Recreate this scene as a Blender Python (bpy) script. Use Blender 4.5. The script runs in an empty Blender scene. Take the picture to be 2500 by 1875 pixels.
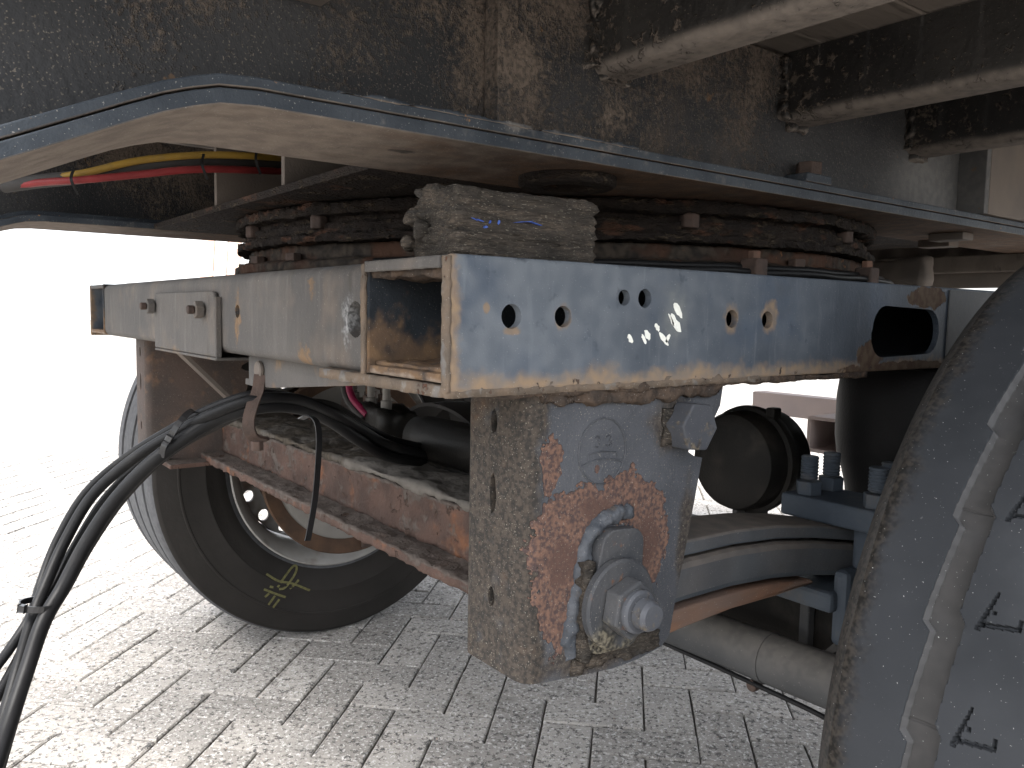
import bpy, bmesh, math, random
from mathutils import Vector, Matrix, noise as mnoise

random.seed(7)
scn = bpy.context.scene
C = scn.collection
R = math.radians

# ------------------------------------------------------------------ camera
cam_d = bpy.data.cameras.new('camera')
cam_d.sensor_width = 36.0
cam_d.lens = 28.87
cam_d.clip_start = 0.02
cam_d.clip_end = 2000
cam = bpy.data.objects.new('camera', cam_d)
C.objects.link(cam)
right = Vector((0.601, 0.799, 0.018)); fwd = Vector((-0.796, 0.600, -0.085)).normalized()
right = (right - fwd * right.dot(fwd)).normalized(); up = right.cross(fwd)
m3 = Matrix((right, up, -fwd)).transposed()
cam.matrix_world = Matrix.Translation((0.551, -0.353, 0.919)) @ m3.to_4x4()
scn.camera = cam

# ------------------------------------------------------------------ light
SUN_EL, SUN_AZ = 62.0, 75.0       # azimuth measured from +X towards -Y
world = bpy.data.worlds.new('World'); scn.world = world; world.use_nodes = True
wn = world.node_tree.nodes; wl = world.node_tree.links
bg = wn['Background']
sky = wn.new('ShaderNodeTexSky'); sky.sky_type = 'NISHITA'; sky.sun_disc = False
sdir = Vector((math.cos(R(SUN_EL)) * math.cos(R(SUN_AZ)), -math.cos(R(SUN_EL)) * math.sin(R(SUN_AZ)), math.sin(R(SUN_EL))))
sky.sun_elevation = R(SUN_EL); sky.sun_rotation = math.atan2(sdir.x, sdir.y)
sky.dust_density = 3.0; sky.air_density = 1.0; sky.ozone_density = 1.0
hsv = wn.new('ShaderNodeHueSaturation'); hsv.inputs['Saturation'].default_value = 0.28     # thin overcast: paler than clear air
wl.new(sky.outputs[0], hsv.inputs['Color']); wl.new(hsv.outputs[0], bg.inputs[0]); bg.inputs[1].default_value = 0.15
sun_d = bpy.data.lights.new('sun', 'SUN'); sun_d.energy = 1.5; sun_d.angle = R(25); sun_d.color = (1.0, 0.965, 0.92)
sun = bpy.data.objects.new('sun', sun_d); C.objects.link(sun)
sun.rotation_euler = (-sdir).to_track_quat('-Z', 'Y').to_euler()
vs = scn.view_settings
vs.view_transform = 'Standard'; vs.look = 'None'; vs.gamma = 1; vs.use_curve_mapping = False
vs.exposure = 2.32
scn.render.engine = 'CYCLES'
scn.cycles.max_bounces = 6; scn.cycles.diffuse_bounces = 4; scn.cycles.glossy_bounces = 2

# ------------------------------------------------------------------ materials
def nmat(name):
    m = bpy.data.materials.new(name); m.use_nodes = True
    nt = m.node_tree
    for n in list(nt.nodes):
        nt.nodes.remove(n)
    return m, nt

class NT:
    def __init__(s, nt): s.nt = nt; s.n = nt.nodes; s.l = nt.links
    def new(s, t, **k):
        nd = s.n.new(t)
        for a, v in k.items(): setattr(nd, a, v)
        return nd
    def put(s, sock, v):
        if hasattr(v, 'is_output'): s.l.new(v, sock)
        else: sock.default_value = v
    def math(s, op, a, b=None, c=None, clamp=False):
        nd = s.new('ShaderNodeMath', operation=op, use_clamp=clamp)
        s.put(nd.inputs[0], a)
        if b is not None: s.put(nd.inputs[1], b)
        if c is not None: s.put(nd.inputs[2], c)
        return nd.outputs[0]
    def noise(s, vec, scale, detail=5, rough=0.55, dist=0.0):
        if not hasattr(s, 'cache'): s.cache = {}
        key = (vec.node.name, vec.name, scale, detail, rough, dist)
        if key not in s.cache: s.cache[key] = s._noise(vec, scale, detail, rough, dist)
        return s.cache[key]
    def _noise(s, vec, scale, detail, rough, dist):
        nd = s.new('ShaderNodeTexNoise')
        s.l.new(vec, nd.inputs['Vector'])
        nd.inputs['Scale'].default_value = scale; nd.inputs['Detail'].default_value = detail
        nd.inputs['Roughness'].default_value = rough; nd.inputs['Distortion'].default_value = dist
        return nd.outputs['Fac']
    def ramp(s, v, lo, hi):
        nd = s.new('ShaderNodeMapRange', interpolation_type='SMOOTHSTEP')
        s.put(nd.inputs['Value'], v); nd.inputs['From Min'].default_value = lo; nd.inputs['From Max'].default_value = hi
        return nd.outputs[0]
    def mix(s, f, a, b):
        nd = s.new('ShaderNodeMix', data_type='RGBA')
        s.put(nd.inputs[0], f); s.put(nd.inputs[6], a); s.put(nd.inputs[7], b)
        return nd.outputs[2]
    def mixf(s, f, a, b):
        nd = s.new('ShaderNodeMix', data_type='FLOAT')
        s.put(nd.inputs[0], f); s.put(nd.inputs[2], a); s.put(nd.inputs[3], b)
        return nd.outputs[0]

def col(c): return (c[0], c[1], c[2], 1.0)

def layered(name, base, base2, bscale=8, rough=0.6, metallic=0.0, layers=(), bump=((300, 0.25),), bumpd=0.002,
            stretch=None, per_object=False, spec=0.14):
    """base paint + list of layers: each dict(c1,c2,cs, scale,lo,hi, [grad=(axis,v0,v1,w)...], [blobs=[(c),(r)..], bw], rough, h, nw)"""
    m, nt = nmat(name); g = NT(nt)
    out = g.new('ShaderNodeOutputMaterial'); bs = g.new('ShaderNodeBsdfPrincipled')
    nt.links.new(bs.outputs[0], out.inputs[0])
    tc = g.new('ShaderNodeTexCoord'); P = tc.outputs['Object']
    raw = P
    if per_object:
        oi = g.new('ShaderNodeObjectInfo')
        vm = g.new('ShaderNodeVectorMath', operation='MULTIPLY_ADD')
        cmb = g.new('ShaderNodeCombineXYZ')
        for i in range(3): nt.links.new(oi.outputs['Random'], cmb.inputs[i])
        nt.links.new(cmb.outputs[0], vm.inputs[0]); vm.inputs[1].default_value = (37, 53, 71); nt.links.new(P, vm.inputs[2])
        P = vm.outputs[0]
    if stretch:
        mp = g.new('ShaderNodeMapping'); nt.links.new(P, mp.inputs[0]); mp.inputs['Scale'].default_value = stretch
        P = mp.outputs[0]
    sep = g.new('ShaderNodeSeparateXYZ'); nt.links.new(raw, sep.inputs[0])
    c = g.mix(g.ramp(g.noise(P, bscale, 3), 0.3, 0.7), col(base), col(base2))
    if per_object:
        hs = g.new('ShaderNodeHueSaturation'); nt.links.new(c, hs.inputs['Color'])
        nt.links.new(g.math('MULTIPLY_ADD', oi.outputs['Random'], 0.35, 0.82), hs.inputs['Value']); c = hs.outputs[0]
    r = rough; hgt = 0.0
    for L in layers:
        Q = P
        if 'st' in L:
            mp2 = g.new('ShaderNodeMapping'); nt.links.new(P, mp2.inputs[0]); mp2.inputs['Scale'].default_value = L['st']; Q = mp2.outputs[0]
        v = g.math('MULTIPLY', g.noise(Q, L.get('scale', 10), L.get('detail', 3), L.get('nr', 0.6), L.get('dist', 0.0)), L.get('nw', 1.0))
        if 'n2' in L:
            v = g.math('MULTIPLY_ADD', g.noise(P, L['n2'][0], 2), L['n2'][1], v)
        if 'world' in L:
            geo = g.new('ShaderNodeNewGeometry'); v = g.math('MULTIPLY_ADD', g.noise(geo.outputs['Position'], L['world'][0], 4, 0.65), L['world'][1], v)
        if 'cyl' in L:
            (cy_, cz_r, r0_, r1_, w_) = L['cyl']
            a1 = g.math('SUBTRACT', sep.outputs[1], cy_); a2 = g.math('SUBTRACT', sep.outputs[2], cz_r)
            rr_ = g.math('SQRT', g.math('ADD', g.math('MULTIPLY', a1, a1), g.math('MULTIPLY', a2, a2)))
            nd = g.new('ShaderNodeMapRange'); nt.links.new(rr_, nd.inputs['Value']); nd.inputs['From Min'].default_value = r0_; nd.inputs['From Max'].default_value = r1_
            v = g.math('MULTIPLY_ADD', nd.outputs[0], w_, v)
        for (ax, v0, v1, w) in L.get('grad', ()):
            nd = g.new('ShaderNodeMapRange'); nt.links.new(sep.outputs[ax], nd.inputs['Value'])
            nd.inputs['From Min'].default_value = v0; nd.inputs['From Max'].default_value = v1
            v = g.math('MULTIPLY_ADD', nd.outputs[0], w, v)
        if L.get('blobs'):
            best = None
            for (bc, br) in L['blobs']:
                a = g.new('ShaderNodeVectorMath', operation='SUBTRACT'); nt.links.new(raw, a.inputs[0]); a.inputs[1].default_value = bc
                d = g.new('ShaderNodeVectorMath', operation='DIVIDE'); nt.links.new(a.outputs[0], d.inputs[0]); d.inputs[1].default_value = br
                ln = g.new('ShaderNodeVectorMath', operation='LENGTH'); nt.links.new(d.outputs[0], ln.inputs[0])
                e = g.math('SUBTRACT', 1.0, ln.outputs['Value'])
                best = e if best is None else g.math('MAXIMUM', best, e)
            best = g.math('MAXIMUM', best, -1.2)
            v = g.math('MULTIPLY_ADD', best, L.get('bw', 1.0), v)
        if L.get('down'):                                  # dirt that clings to faces looking down
            ge = g.new('ShaderNodeNewGeometry'); s2 = g.new('ShaderNodeSeparateXYZ'); nt.links.new(ge.outputs['Normal'], s2.inputs[0])
            v = g.math('MULTIPLY_ADD', s2.outputs[2], -L['down'], v)
        k = g.ramp(v, L['lo'], L['hi'])
        if 'max' in L: k = g.math('MULTIPLY', k, L['max'])
        lc = g.mix(g.ramp(g.noise(P, 40 if L.get('cs', 60) < 45 else (75 if L.get('cs', 60) < 110 else 220), 1), 0.32, 0.68), col(L['c1']), col(L['c2']))
        c = g.mix(k, c, lc)
        if 'rough' in L: r = g.mixf(k, r, L['rough'])
        if 'h' in L: hgt = g.math('MULTIPLY_ADD', k, L['h'], hgt)
    for (sc, st) in bump:
        hgt = g.math('MULTIPLY_ADD', g.noise(P, sc, 2), st, hgt)
    bp = g.new('ShaderNodeBump'); bp.inputs['Strength'].default_value = 1.0; bp.inputs['Distance'].default_value = bumpd
    g.put(bp.inputs['Height'], hgt); nt.links.new(bp.outputs[0], bs.inputs['Normal'])
    g.put(bs.inputs['Base Color'], c); g.put(bs.inputs['Roughness'], r); g.put(bs.inputs['Metallic'], metallic)
    bs.inputs['Specular IOR Level'].default_value = spec
    return m

TAN = (0.26, 0.205, 0.16); TAN2 = (0.17, 0.13, 0.10)
RUST = (0.25, 0.105, 0.05); RUST2 = (0.13, 0.065, 0.05)
RUSTD = (0.10, 0.05, 0.032); RUSTD2 = (0.05, 0.03, 0.024)
GRIME = (0.035, 0.03, 0.026); GRIME2 = (0.07, 0.058, 0.048)
def specks(c=(0.45, 0.42, 0.38), lo=0.70, hi=0.74, scale=330, mx=0.8):
    return dict(c1=c, c2=(c[0]*.6, c[1]*.6, c[2]*.6), scale=scale * 2.2, cs=90, detail=1, lo=lo, hi=hi + 0.03, max=mx * 0.8)

M = {}
M['beam'] = layered('blue_grey_beam_paint', (0.030, 0.038, 0.050), (0.048, 0.058, 0.073), 9, 0.5, layers=[
    dict(c1=(0.138, 0.152, 0.170), c2=(0.106, 0.120, 0.138), cs=40, scale=7, nr=0.5, lo=0.40, hi=1.25, grad=[(1, 0.62, -0.05, 0.72)], rough=0.7, max=0.92),
    dict(c1=(0.055, 0.072, 0.098), c2=(0.045, 0.06, 0.085), cs=40, scale=9, nr=0.75, lo=0.50, hi=0.70, max=0.6),
    dict(c1=(0.19, 0.205, 0.22), c2=(0.15, 0.165, 0.185), cs=40, scale=70, st=(1, 1, 0.14), lo=0.55, hi=0.80, max=0.35),
    dict(c1=(0.028, 0.035, 0.045), c2=(0.04, 0.046, 0.055), cs=40, scale=36, nr=0.75, lo=0.60, hi=0.75, max=0.55),
    dict(c1=(0.22, 0.222, 0.205), c2=(0.16, 0.168, 0.168), cs=60, scale=16, nw=0.9, nr=0.75, lo=0.70, hi=1.35, blobs=[((0, 0.262, 0.925), (0.05, 0.045, 0.07))], bw=0.7, max=0.75),
    dict(c1=(0.25, 0.175, 0.11), c2=(0.19, 0.15, 0.115), cs=50, scale=22, nr=0.75, lo=0.92, hi=1.35, grad=[(2, 0.892, 0.858, 0.85)], rough=0.85, max=0.9),
    dict(c1=(0.26, 0.18, 0.11), c2=(0.18, 0.13, 0.09), cs=70, scale=30, nr=0.75, lo=0.85, hi=1.25, grad=[(1, 0.024, 0.0, 0.8)], rough=0.85, max=0.85),
    dict(c1=(0.22, 0.155, 0.10), c2=(0.15, 0.115, 0.085), cs=80, scale=55, nw=0.9, lo=0.55, hi=0.85, rough=0.85, max=0.8,
         blobs=[((0, 0.349, 0.918), (.05, 0.016, 0.020)), ((0, 0.414, 0.922), (.05, 0.020, 0.024)), ((0, 0.117, 0.917), (.05, 0.013, 0.015)), ((0, 0.035, 0.923), (.02, 0.005, 0.007)), ((0, 0.061, 0.905), (.02, 0.012, 0.006))], bw=0.8),
    dict(c1=(0.065, 0.042, 0.03), c2=(0.095, 0.07, 0.05), cs=90, scale=30, nw=0.9, nr=0.7, lo=0.52, hi=0.60, rough=0.95, h=-0.4,
         blobs=[((0, 0.622, 0.873), (.06, 0.034, 0.022)), ((0, 0.755, 0.951), (.06, 0.065, 0.017)), ((0, 0.70, 0.858), (.06, 0.16, 0.010))], bw=0.7),
    dict(c1=(0.04, 0.035, 0.032), c2=(0.075, 0.052, 0.04), cs=90, scale=70, nw=1.0, lo=1.13, hi=1.17, grad=[(2, 0.885, 0.860, 0.52)], h=-0.3, rough=0.9),
    dict(c1=(0.035, 0.042, 0.052), c2=(0.055, 0.062, 0.07), scale=50, lo=1.02, hi=1.25, grad=[(2, 0.95, 0.966, 0.55)], max=0.8),
    specks((0.40, 0.40, 0.40), 0.70, 0.74, 300, 0.6)], bump=((190, 0.22), (600, 0.12)), bumpd=0.0016)
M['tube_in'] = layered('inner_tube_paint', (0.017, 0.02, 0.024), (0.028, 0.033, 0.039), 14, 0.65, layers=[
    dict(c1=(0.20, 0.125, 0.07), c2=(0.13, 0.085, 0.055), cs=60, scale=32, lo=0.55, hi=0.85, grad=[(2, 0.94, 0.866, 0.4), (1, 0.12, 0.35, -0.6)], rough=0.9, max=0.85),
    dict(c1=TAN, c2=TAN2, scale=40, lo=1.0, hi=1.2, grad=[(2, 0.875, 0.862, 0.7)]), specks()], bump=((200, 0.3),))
M['cross'] = layered('dusty_grey_cross_beam', (0.10, 0.092, 0.085), (0.074, 0.070, 0.067), 7, 0.75, layers=[
    dict(c1=(0.17, 0.135, 0.108), c2=(0.13, 0.105, 0.085), cs=40, scale=11, lo=0.50, hi=0.78, max=0.7),
    dict(c1=(0.21, 0.135, 0.075), c2=(0.16, 0.11, 0.07), cs=60, scale=16, nw=1.0, lo=1.12, hi=1.35, grad=[(2, 0.90, 0.856, 0.6)], max=0.85),
    dict(c1=(0.20, 0.12, 0.06), c2=(0.15, 0.10, 0.06), cs=60, scale=55, nw=1.5, nr=0.75, lo=0.92, hi=1.25, max=0.8,
         blobs=[((-0.275, 0, 0.945), (0.014, .05, 0.022)), ((-0.51, 0, 0.91), (0.018, .05, 0.05)), ((-0.30, 0, 0.87), (0.03, .05, 0.02))], bw=0.7),
    dict(c1=(0.16, 0.15, 0.14), c2=(0.14, 0.125, 0.11), scale=60, st=(1, 1, 0.12), lo=0.52, hi=0.75, max=0.35),
    dict(c1=(0.055, 0.05, 0.046), c2=(0.07, 0.06, 0.05), scale=45, st=(1, 1, 0.2), lo=0.60, hi=0.75, max=0.5),
    dict(c1=(0.10, 0.105, 0.11), c2=(0.07, 0.075, 0.08), scale=18, lo=1.05, hi=1.3, grad=[(2, 0.945, 0.966, 0.6)], max=0.8),
    dict(c1=(0.3, 0.3, 0.3), c2=(0.09, 0.09, 0.09), cs=140, scale=50, lo=0.75, hi=1.0, nw=0.9, blobs=[((-0.19, 0, 0.91), (0.03, .05, 0.06))], bw=0.6, h=0.5, max=0.8),
    specks((0.42, 0.38, 0.33), 0.69, 0.74, 260, 0.6)], bump=((120, 0.35), (420, 0.25)), bumpd=0.002)
M['edge'] = layered('tan_rusted_plate_edge', (0.15, 0.112, 0.082), (0.10, 0.082, 0.066), 30, 0.85, layers=[
    dict(c1=(0.19, 0.175, 0.155), c2=(0.14, 0.135, 0.13), scale=45, lo=0.55, hi=0.68, max=0.8),
    dict(c1=RUSTD, c2=RUSTD2, scale=60, lo=0.62, hi=0.68, h=-0.4), specks()], bump=((150, 0.6),), bumpd=0.003)
M['hanger'] = layered('flaking_hanger_paint', (0.056, 0.059, 0.066), (0.076, 0.079, 0.087), 16, 0.5, layers=[
    dict(c1=(0.028, 0.025, 0.022), c2=(0.062, 0.05, 0.04), cs=160, scale=26, lo=0.72, hi=1.05, grad=[(1, 0.125, 0.096, 0.62)], rough=0.85, max=0.95),
    dict(c1=(0.12, 0.075, 0.05), c2=(0.085, 0.065, 0.05), cs=120, scale=20, lo=1.0, hi=1.2, nw=1.0, grad=[(1, 0.14, 0.10, 0.42)], rough=0.9, max=0.8),
    dict(c1=GRIME, c2=GRIME2, cs=120, scale=30, nw=0.9, lo=0.55, hi=0.95, rough=0.8, max=0.9,
         blobs=[((0, 0.275, 0.81), (.2, 0.045, 0.04)), ((0, 0.17, 0.595), (.2, 0.10, 0.03)), ((0, 0.20, 0.855), (.2, 0.16, 0.016)), ((0, 0.30, 0.68), (.2, 0.02, 0.10))], bw=0.8),
    dict(c1=(0.15, 0.088, 0.065), c2=(0.064, 0.045, 0.042), cs=300, scale=44, nw=1.0, nr=0.72, lo=0.53, hi=0.555, rough=0.95, h=-0.55,
         blobs=[((0, 0.128, 0.700), (.2, 0.034, 0.060)), ((0, 0.155, 0.735), (.2, 0.045, 0.026)), ((0, 0.215, 0.742), (.2, 0.040, 0.030)), ((0, 0.245, 0.700), (.2, 0.030, 0.055)), ((0, 0.122, 0.655), (.2, 0.020, 0.050)), ((0, 0.116, 0.783), (.2, 0.013, 0.028)), ((0, 0.172, 0.775), (.2, 0.004, 0.005))], bw=0.62),
    dict(c1=(0.062, 0.04, 0.036), c2=(0.10, 0.058, 0.045), cs=160, scale=28, nr=0.75, nw=1.0, lo=0.72, hi=0.92, rough=0.95, max=0.8,
         blobs=[((0, 0.135, 0.690), (.2, 0.034, 0.060)), ((0, 0.175, 0.735), (.2, 0.06, 0.026)), ((0, 0.245, 0.700), (.2, 0.028, 0.055))], bw=0.55),
    dict(c1=(0.2, 0.115, 0.06), c2=(0.15, 0.09, 0.055), cs=200, scale=110, lo=0.70, hi=0.78, max=0.6),
    dict(c1=(0.11, 0.062, 0.04), c2=(0.085, 0.055, 0.04), cs=60, scale=30, st=(1, 1, 0.22), nw=1.0, lo=0.80, hi=1.05, max=0.55, blobs=[((0, 0.13, 0.62), (.2, 0.05, 0.05)), ((0, 0.24, 0.62), (.2, 0.03, 0.05))], bw=0.4),
    specks((0.36, 0.33, 0.28), 0.66, 0.72, 300, 0.75)], bump=((150, 0.3), (480, 0.25)), bumpd=0.0025)
M['painted_weld'] = layered('painted_weld', (0.05, 0.055, 0.063), (0.08, 0.085, 0.094), 30, 0.5, layers=[dict(c1=GRIME, c2=GRIME2, scale=45, lo=0.55, hi=0.7, max=0.8), specks()], bump=((150, 0.6),), bumpd=0.003)
M['chassis'] = layered('black_chassis_paint_with_road_dirt', (0.022, 0.023, 0.025), (0.038, 0.038, 0.039), 5, 0.5, layers=[
    dict(c1=(0.145, 0.114, 0.09), c2=(0.085, 0.068, 0.055), cs=160, scale=150, nr=0.75, nw=0.8, n2=(8.0, 0.75), lo=0.86, hi=1.12, rough=0.9, h=0.6, max=0.85,
         grad=[(2, 1.10, 1.26, 0.14), (1, -0.10, 0.16, 0.17), (1, 0.45, 0.75, -0.28)]),
    dict(c1=(0.12, 0.09, 0.07), c2=(0.07, 0.056, 0.045), cs=60, scale=9, nr=0.75, lo=0.66, hi=1.0, rough=0.9, max=0.6, grad=[(1, -0.1, 0.16, 0.17), (1, 0.5, 0.75, -0.17)]),
    dict(c1=(0.16, 0.155, 0.15), c2=(0.13, 0.128, 0.126), scale=3, lo=0.95, hi=1.5, grad=[(1, 0.55, 0.95, 0.85)], rough=0.85, max=0.85),
    dict(c1=(0.2, 0.11, 0.05), c2=(0.15, 0.09, 0.05), scale=45, lo=0.69, hi=0.76, max=0.6),
    specks((0.20, 0.17, 0.14), 0.62, 0.70, 200, 0.8)], bump=((150, 0.35), (60, 0.3)), bumpd=0.003)
M['flange'] = layered('dark_blue_flange_paint', (0.028, 0.034, 0.042), (0.05, 0.058, 0.068), 14, 0.5, layers=[
    dict(c1=(0.20, 0.18, 0.16), c2=(0.13, 0.12, 0.11), cs=80, scale=34, nr=0.7, nw=0.9, lo=0.56, hi=0.82, grad=[(1, -0.05, 0.14, 0.14), (1, 0.25, 0.45, -0.1)], max=0.85, rough=0.85, h=0.4),
    dict(c1=(0.30, 0.15, 0.06), c2=(0.18, 0.10, 0.05), scale=60, lo=0.70, hi=0.75, max=0.8),
    dict(c1=(0.18, 0.148, 0.122), c2=(0.135, 0.11, 0.092), cs=16, scale=9, nw=0.6, lo=0.42, hi=0.75, down=0.75, rough=0.9, max=0.97),
    dict(c1=(0.10, 0.078, 0.06), c2=(0.13, 0.10, 0.08), cs=60, scale=24, nr=0.75, nw=1.0, st=(1, 0.4, 1), lo=1.25, hi=1.5, down=0.75, max=0.6),
    dict(c1=(0.11, 0.065, 0.04), c2=(0.075, 0.05, 0.036), cs=40, scale=12, nw=0.8, n2=(7.0, 0.3), lo=1.38, hi=1.75, down=0.75, grad=[(1, -0.05, 0.22, 0.45)], max=0.9),
    dict(c1=(0.03, 0.027, 0.025), c2=(0.05, 0.043, 0.038), scale=26, nr=0.7, nw=1.0, lo=1.0, hi=1.12, blobs=[((-0.17, 0.04, 1.075), (0.03, 0.07, 0.01))], bw=0.65, max=0.85),
    specks((0.36, 0.34, 0.31), 0.68, 0.73, 240, 0.8)], bump=((200, 0.35),), bumpd=0.002)
M['outrigger'] = layered('black_outrigger_paint', (0.017, 0.016, 0.0155), (0.03, 0.028, 0.026), 9, 0.45, layers=[
    dict(c1=(0.15, 0.115, 0.088), c2=(0.10, 0.08, 0.065), cs=60, scale=75, nr=0.75, lo=0.60, hi=0.72, h=0.8, rough=0.9, max=0.8, grad=[(0, 0.05, -0.13, 0.10)]),
    dict(c1=(0.17, 0.145, 0.125), c2=(0.13, 0.112, 0.098), scale=10, nw=0.5, lo=0.40, hi=0.85, down=0.8, rough=0.9, max=0.95),
    specks((0.25, 0.2, 0.16), 0.68, 0.74, 200, 0.6)], bump=((110, 0.5),), bumpd=0.003)
M['ring'] = layered('rusty_turntable_ring', (0.021, 0.0155, 0.0125), (0.012, 0.0095, 0.0085), 22, 0.8, layers=[
    dict(c1=(0.07, 0.053, 0.036), c2=(0.038, 0.029, 0.021), cs=50, scale=34, nr=0.7, lo=0.52, hi=0.7, h=0.7),
    dict(c1=(0.065, 0.032, 0.02), c2=(0.042, 0.024, 0.016), cs=60, scale=14, lo=0.58, hi=0.66)], bump=((90, 0.8), (260, 0.5)), bumpd=0.005, stretch=(1, 1, 2.4))
M['ring_red'] = layered('red_rust_race', (0.060, 0.031, 0.020), (0.032, 0.019, 0.014), 14, 0.85, layers=[
    dict(c1=(0.018, 0.015, 0.013), c2=(0.045, 0.036, 0.028), scale=9, nr=0.7, lo=0.42, hi=0.54, h=0.6), dict(c1=(0.14, 0.062, 0.025), c2=(0.11, 0.055, 0.028), scale=70, lo=0.66, hi=0.72)], bump=((110, 0.6),), bumpd=0.004)
M['grease'] = layered('caked_grease', (0.026, 0.023, 0.020), (0.048, 0.041, 0.034), 40, 0.75, layers=[
    dict(c1=(0.088, 0.071, 0.056), c2=(0.05, 0.042, 0.035), cs=120, scale=24, nr=0.8, lo=0.44, hi=0.64, rough=0.9),
    dict(c1=(0.03, 0.028, 0.026), c2=(0.045, 0.04, 0.036), scale=30, lo=0.60, hi=0.68), specks((0.3, 0.27, 0.22), 0.64, 0.70, 220, 0.8)], bump=((120, 0.8), (330, 0.5)), bumpd=0.004, stretch=(1, 0.5, 2.8))
M['rustbar'] = layered('scaled_rust_channel', (0.088, 0.056, 0.045), (0.055, 0.038, 0.032), 18, 0.9, layers=[
    dict(c1=(0.15, 0.07, 0.04), c2=(0.10, 0.052, 0.034), cs=90, scale=12, nr=0.7, lo=0.54, hi=0.68),
    dict(c1=(0.10, 0.085, 0.074), c2=(0.07, 0.06, 0.052), cs=60, scale=22, nr=0.75, lo=0.52, hi=0.66, h=0.5, down=-0.35, max=0.8),
    dict(c1=(0.05, 0.035, 0.028), c2=(0.07, 0.045, 0.035), scale=45, lo=0.64, hi=0.69, h=-0.8)], bump=((70, 0.8), (260, 0.4)), bumpd=0.004)
M['dustytop'] = layered('dusty_channel_top', (0.135, 0.122, 0.108), (0.095, 0.086, 0.076), 20, 0.9, layers=[
    dict(c1=(0.045, 0.038, 0.03), c2=(0.075, 0.062, 0.048), cs=60, scale=16, nw=0.8, lo=0.75, hi=0.95, grad=[(0, -0.55, -0.75, 0.5)], h=0.8)], bump=((60, 0.8),), bumpd=0.004)
M['farhanger'] = layered('dark_brown_hanger', (0.06, 0.05, 0.045), (0.085, 0.062, 0.052), 14, 0.75, layers=[
    dict(c1=(0.15, 0.09, 0.06), c2=(0.11, 0.075, 0.055), scale=22, lo=0.55, hi=0.7, max=0.8), specks()], bump=((120, 0.5),))
M['arm'] = layered('spring_leaf_paint', (0.05, 0.058, 0.068), (0.075, 0.084, 0.094), 12, 0.55, layers=[
    dict(c1=(0.16, 0.135, 0.115), c2=(0.12, 0.105, 0.092), cs=30, scale=10, nw=0.6, lo=0.15, hi=0.75, down=-0.55, rough=0.85, max=0.9), specks((0.4, 0.38, 0.35), 0.70, 0.74, 260, 0.5)], bump=((180, 0.3),))
M['arm_rust'] = layered('rusty_spring_leaf', (0.15, 0.105, 0.085), (0.12, 0.09, 0.075), 9, 0.8, layers=[
    dict(c1=(0.19, 0.10, 0.06), c2=(0.14, 0.08, 0.055), scale=12, lo=0.5, hi=0.68, max=0.8), specks()], bump=((90, 0.5),), stretch=(1, 0.4, 1.6))
M['axle'] = layered('grey_axle_paint', (0.045, 0.047, 0.05), (0.065, 0.066, 0.067), 8, 0.65, layers=[
    dict(c1=(0.17, 0.155, 0.14), c2=(0.13, 0.12, 0.11), scale=6, nw=0.5, lo=0.1, hi=0.8, down=-0.45, max=0.8), specks((0.3, 0.28, 0.26), 0.7, 0.75, 200, 0.5)], bump=((100, 0.2),))
M['bluedark'] = layered('dark_blue_steel', (0.040, 0.050, 0.064), (0.055, 0.066, 0.08), 10, 0.6, layers=[
    dict(c1=(0.1, 0.09, 0.08), c2=(0.07, 0.065, 0.06), scale=20, lo=0.55, hi=0.75, max=0.6)], bump=((140, 0.3),))
M['bolt'] = layered('painted_bolt', (0.055, 0.058, 0.066), (0.075, 0.078, 0.086), 20, 0.42, layers=[
    dict(c1=GRIME, c2=(0.16, 0.13, 0.09), cs=140, scale=60, lo=0.55, hi=0.70, max=0.8), specks((0.5, 0.48, 0.44), 0.71, 0.75, 280, 0.6)], bump=((260, 0.25),), bumpd=0.0012)
M['greasebolt'] = layered('greasy_pivot_washer', (0.046, 0.048, 0.052), (0.068, 0.068, 0.07), 24, 0.5, layers=[
    dict(c1=(0.03, 0.027, 0.022), c2=(0.17, 0.15, 0.11), cs=210, scale=26, nw=0.8, lo=0.72, hi=0.92, rough=0.45, h=0.6, grad=[(2, 0.70, 0.60, 0.5)], max=0.9),
    dict(c1=(0.19, 0.085, 0.04), c2=(0.12, 0.06, 0.035), cs=100, scale=40, lo=0.63, hi=0.72), specks((0.5, 0.46, 0.4), 0.69, 0.74, 300, 0.7)], bump=((160, 0.5),), bumpd=0.002)
M['rustbolt'] = layered('rusty_bolt', (0.15, 0.085, 0.06), (0.09, 0.058, 0.045), 40, 0.85, bump=((160, 0.6),))
M['darkbolt'] = layered('brown_dark_bolt', (0.05, 0.038, 0.033), (0.08, 0.055, 0.045), 40, 0.75, bump=((160, 0.6),))
M['hose'] = layered('black_hose_rubber', (0.007, 0.007, 0.0075), (0.012, 0.012, 0.0125), 12, 0.45, layers=[
    dict(c1=(0.05, 0.047, 0.044), c2=(0.035, 0.033, 0.031), scale=14, lo=0.55, hi=0.85, rough=0.75, max=0.45)], bump=((200, 0.15),), bumpd=0.001)
M['greyhose'] = layered('dusty_grey_hose', (0.045, 0.042, 0.04), (0.032, 0.030, 0.029), 12, 0.7, bump=((160, 0.2),), bumpd=0.001)
M['tie'] = layered('black_nylon_tie', (0.010, 0.010, 0.011), (0.014, 0.014, 0.015), 20, 0.28, bump=((300, 0.05),), bumpd=0.0005, spec=0.6)
M['yellow'] = layered('yellow_hose_plastic', (0.27, 0.165, 0.03), (0.21, 0.13, 0.028), 20, 0.5, layers=[dict(c1=(0.12, 0.1, 0.07), c2=(0.09, 0.08, 0.06), scale=25, lo=0.6, hi=0.8, max=0.6)])
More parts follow.
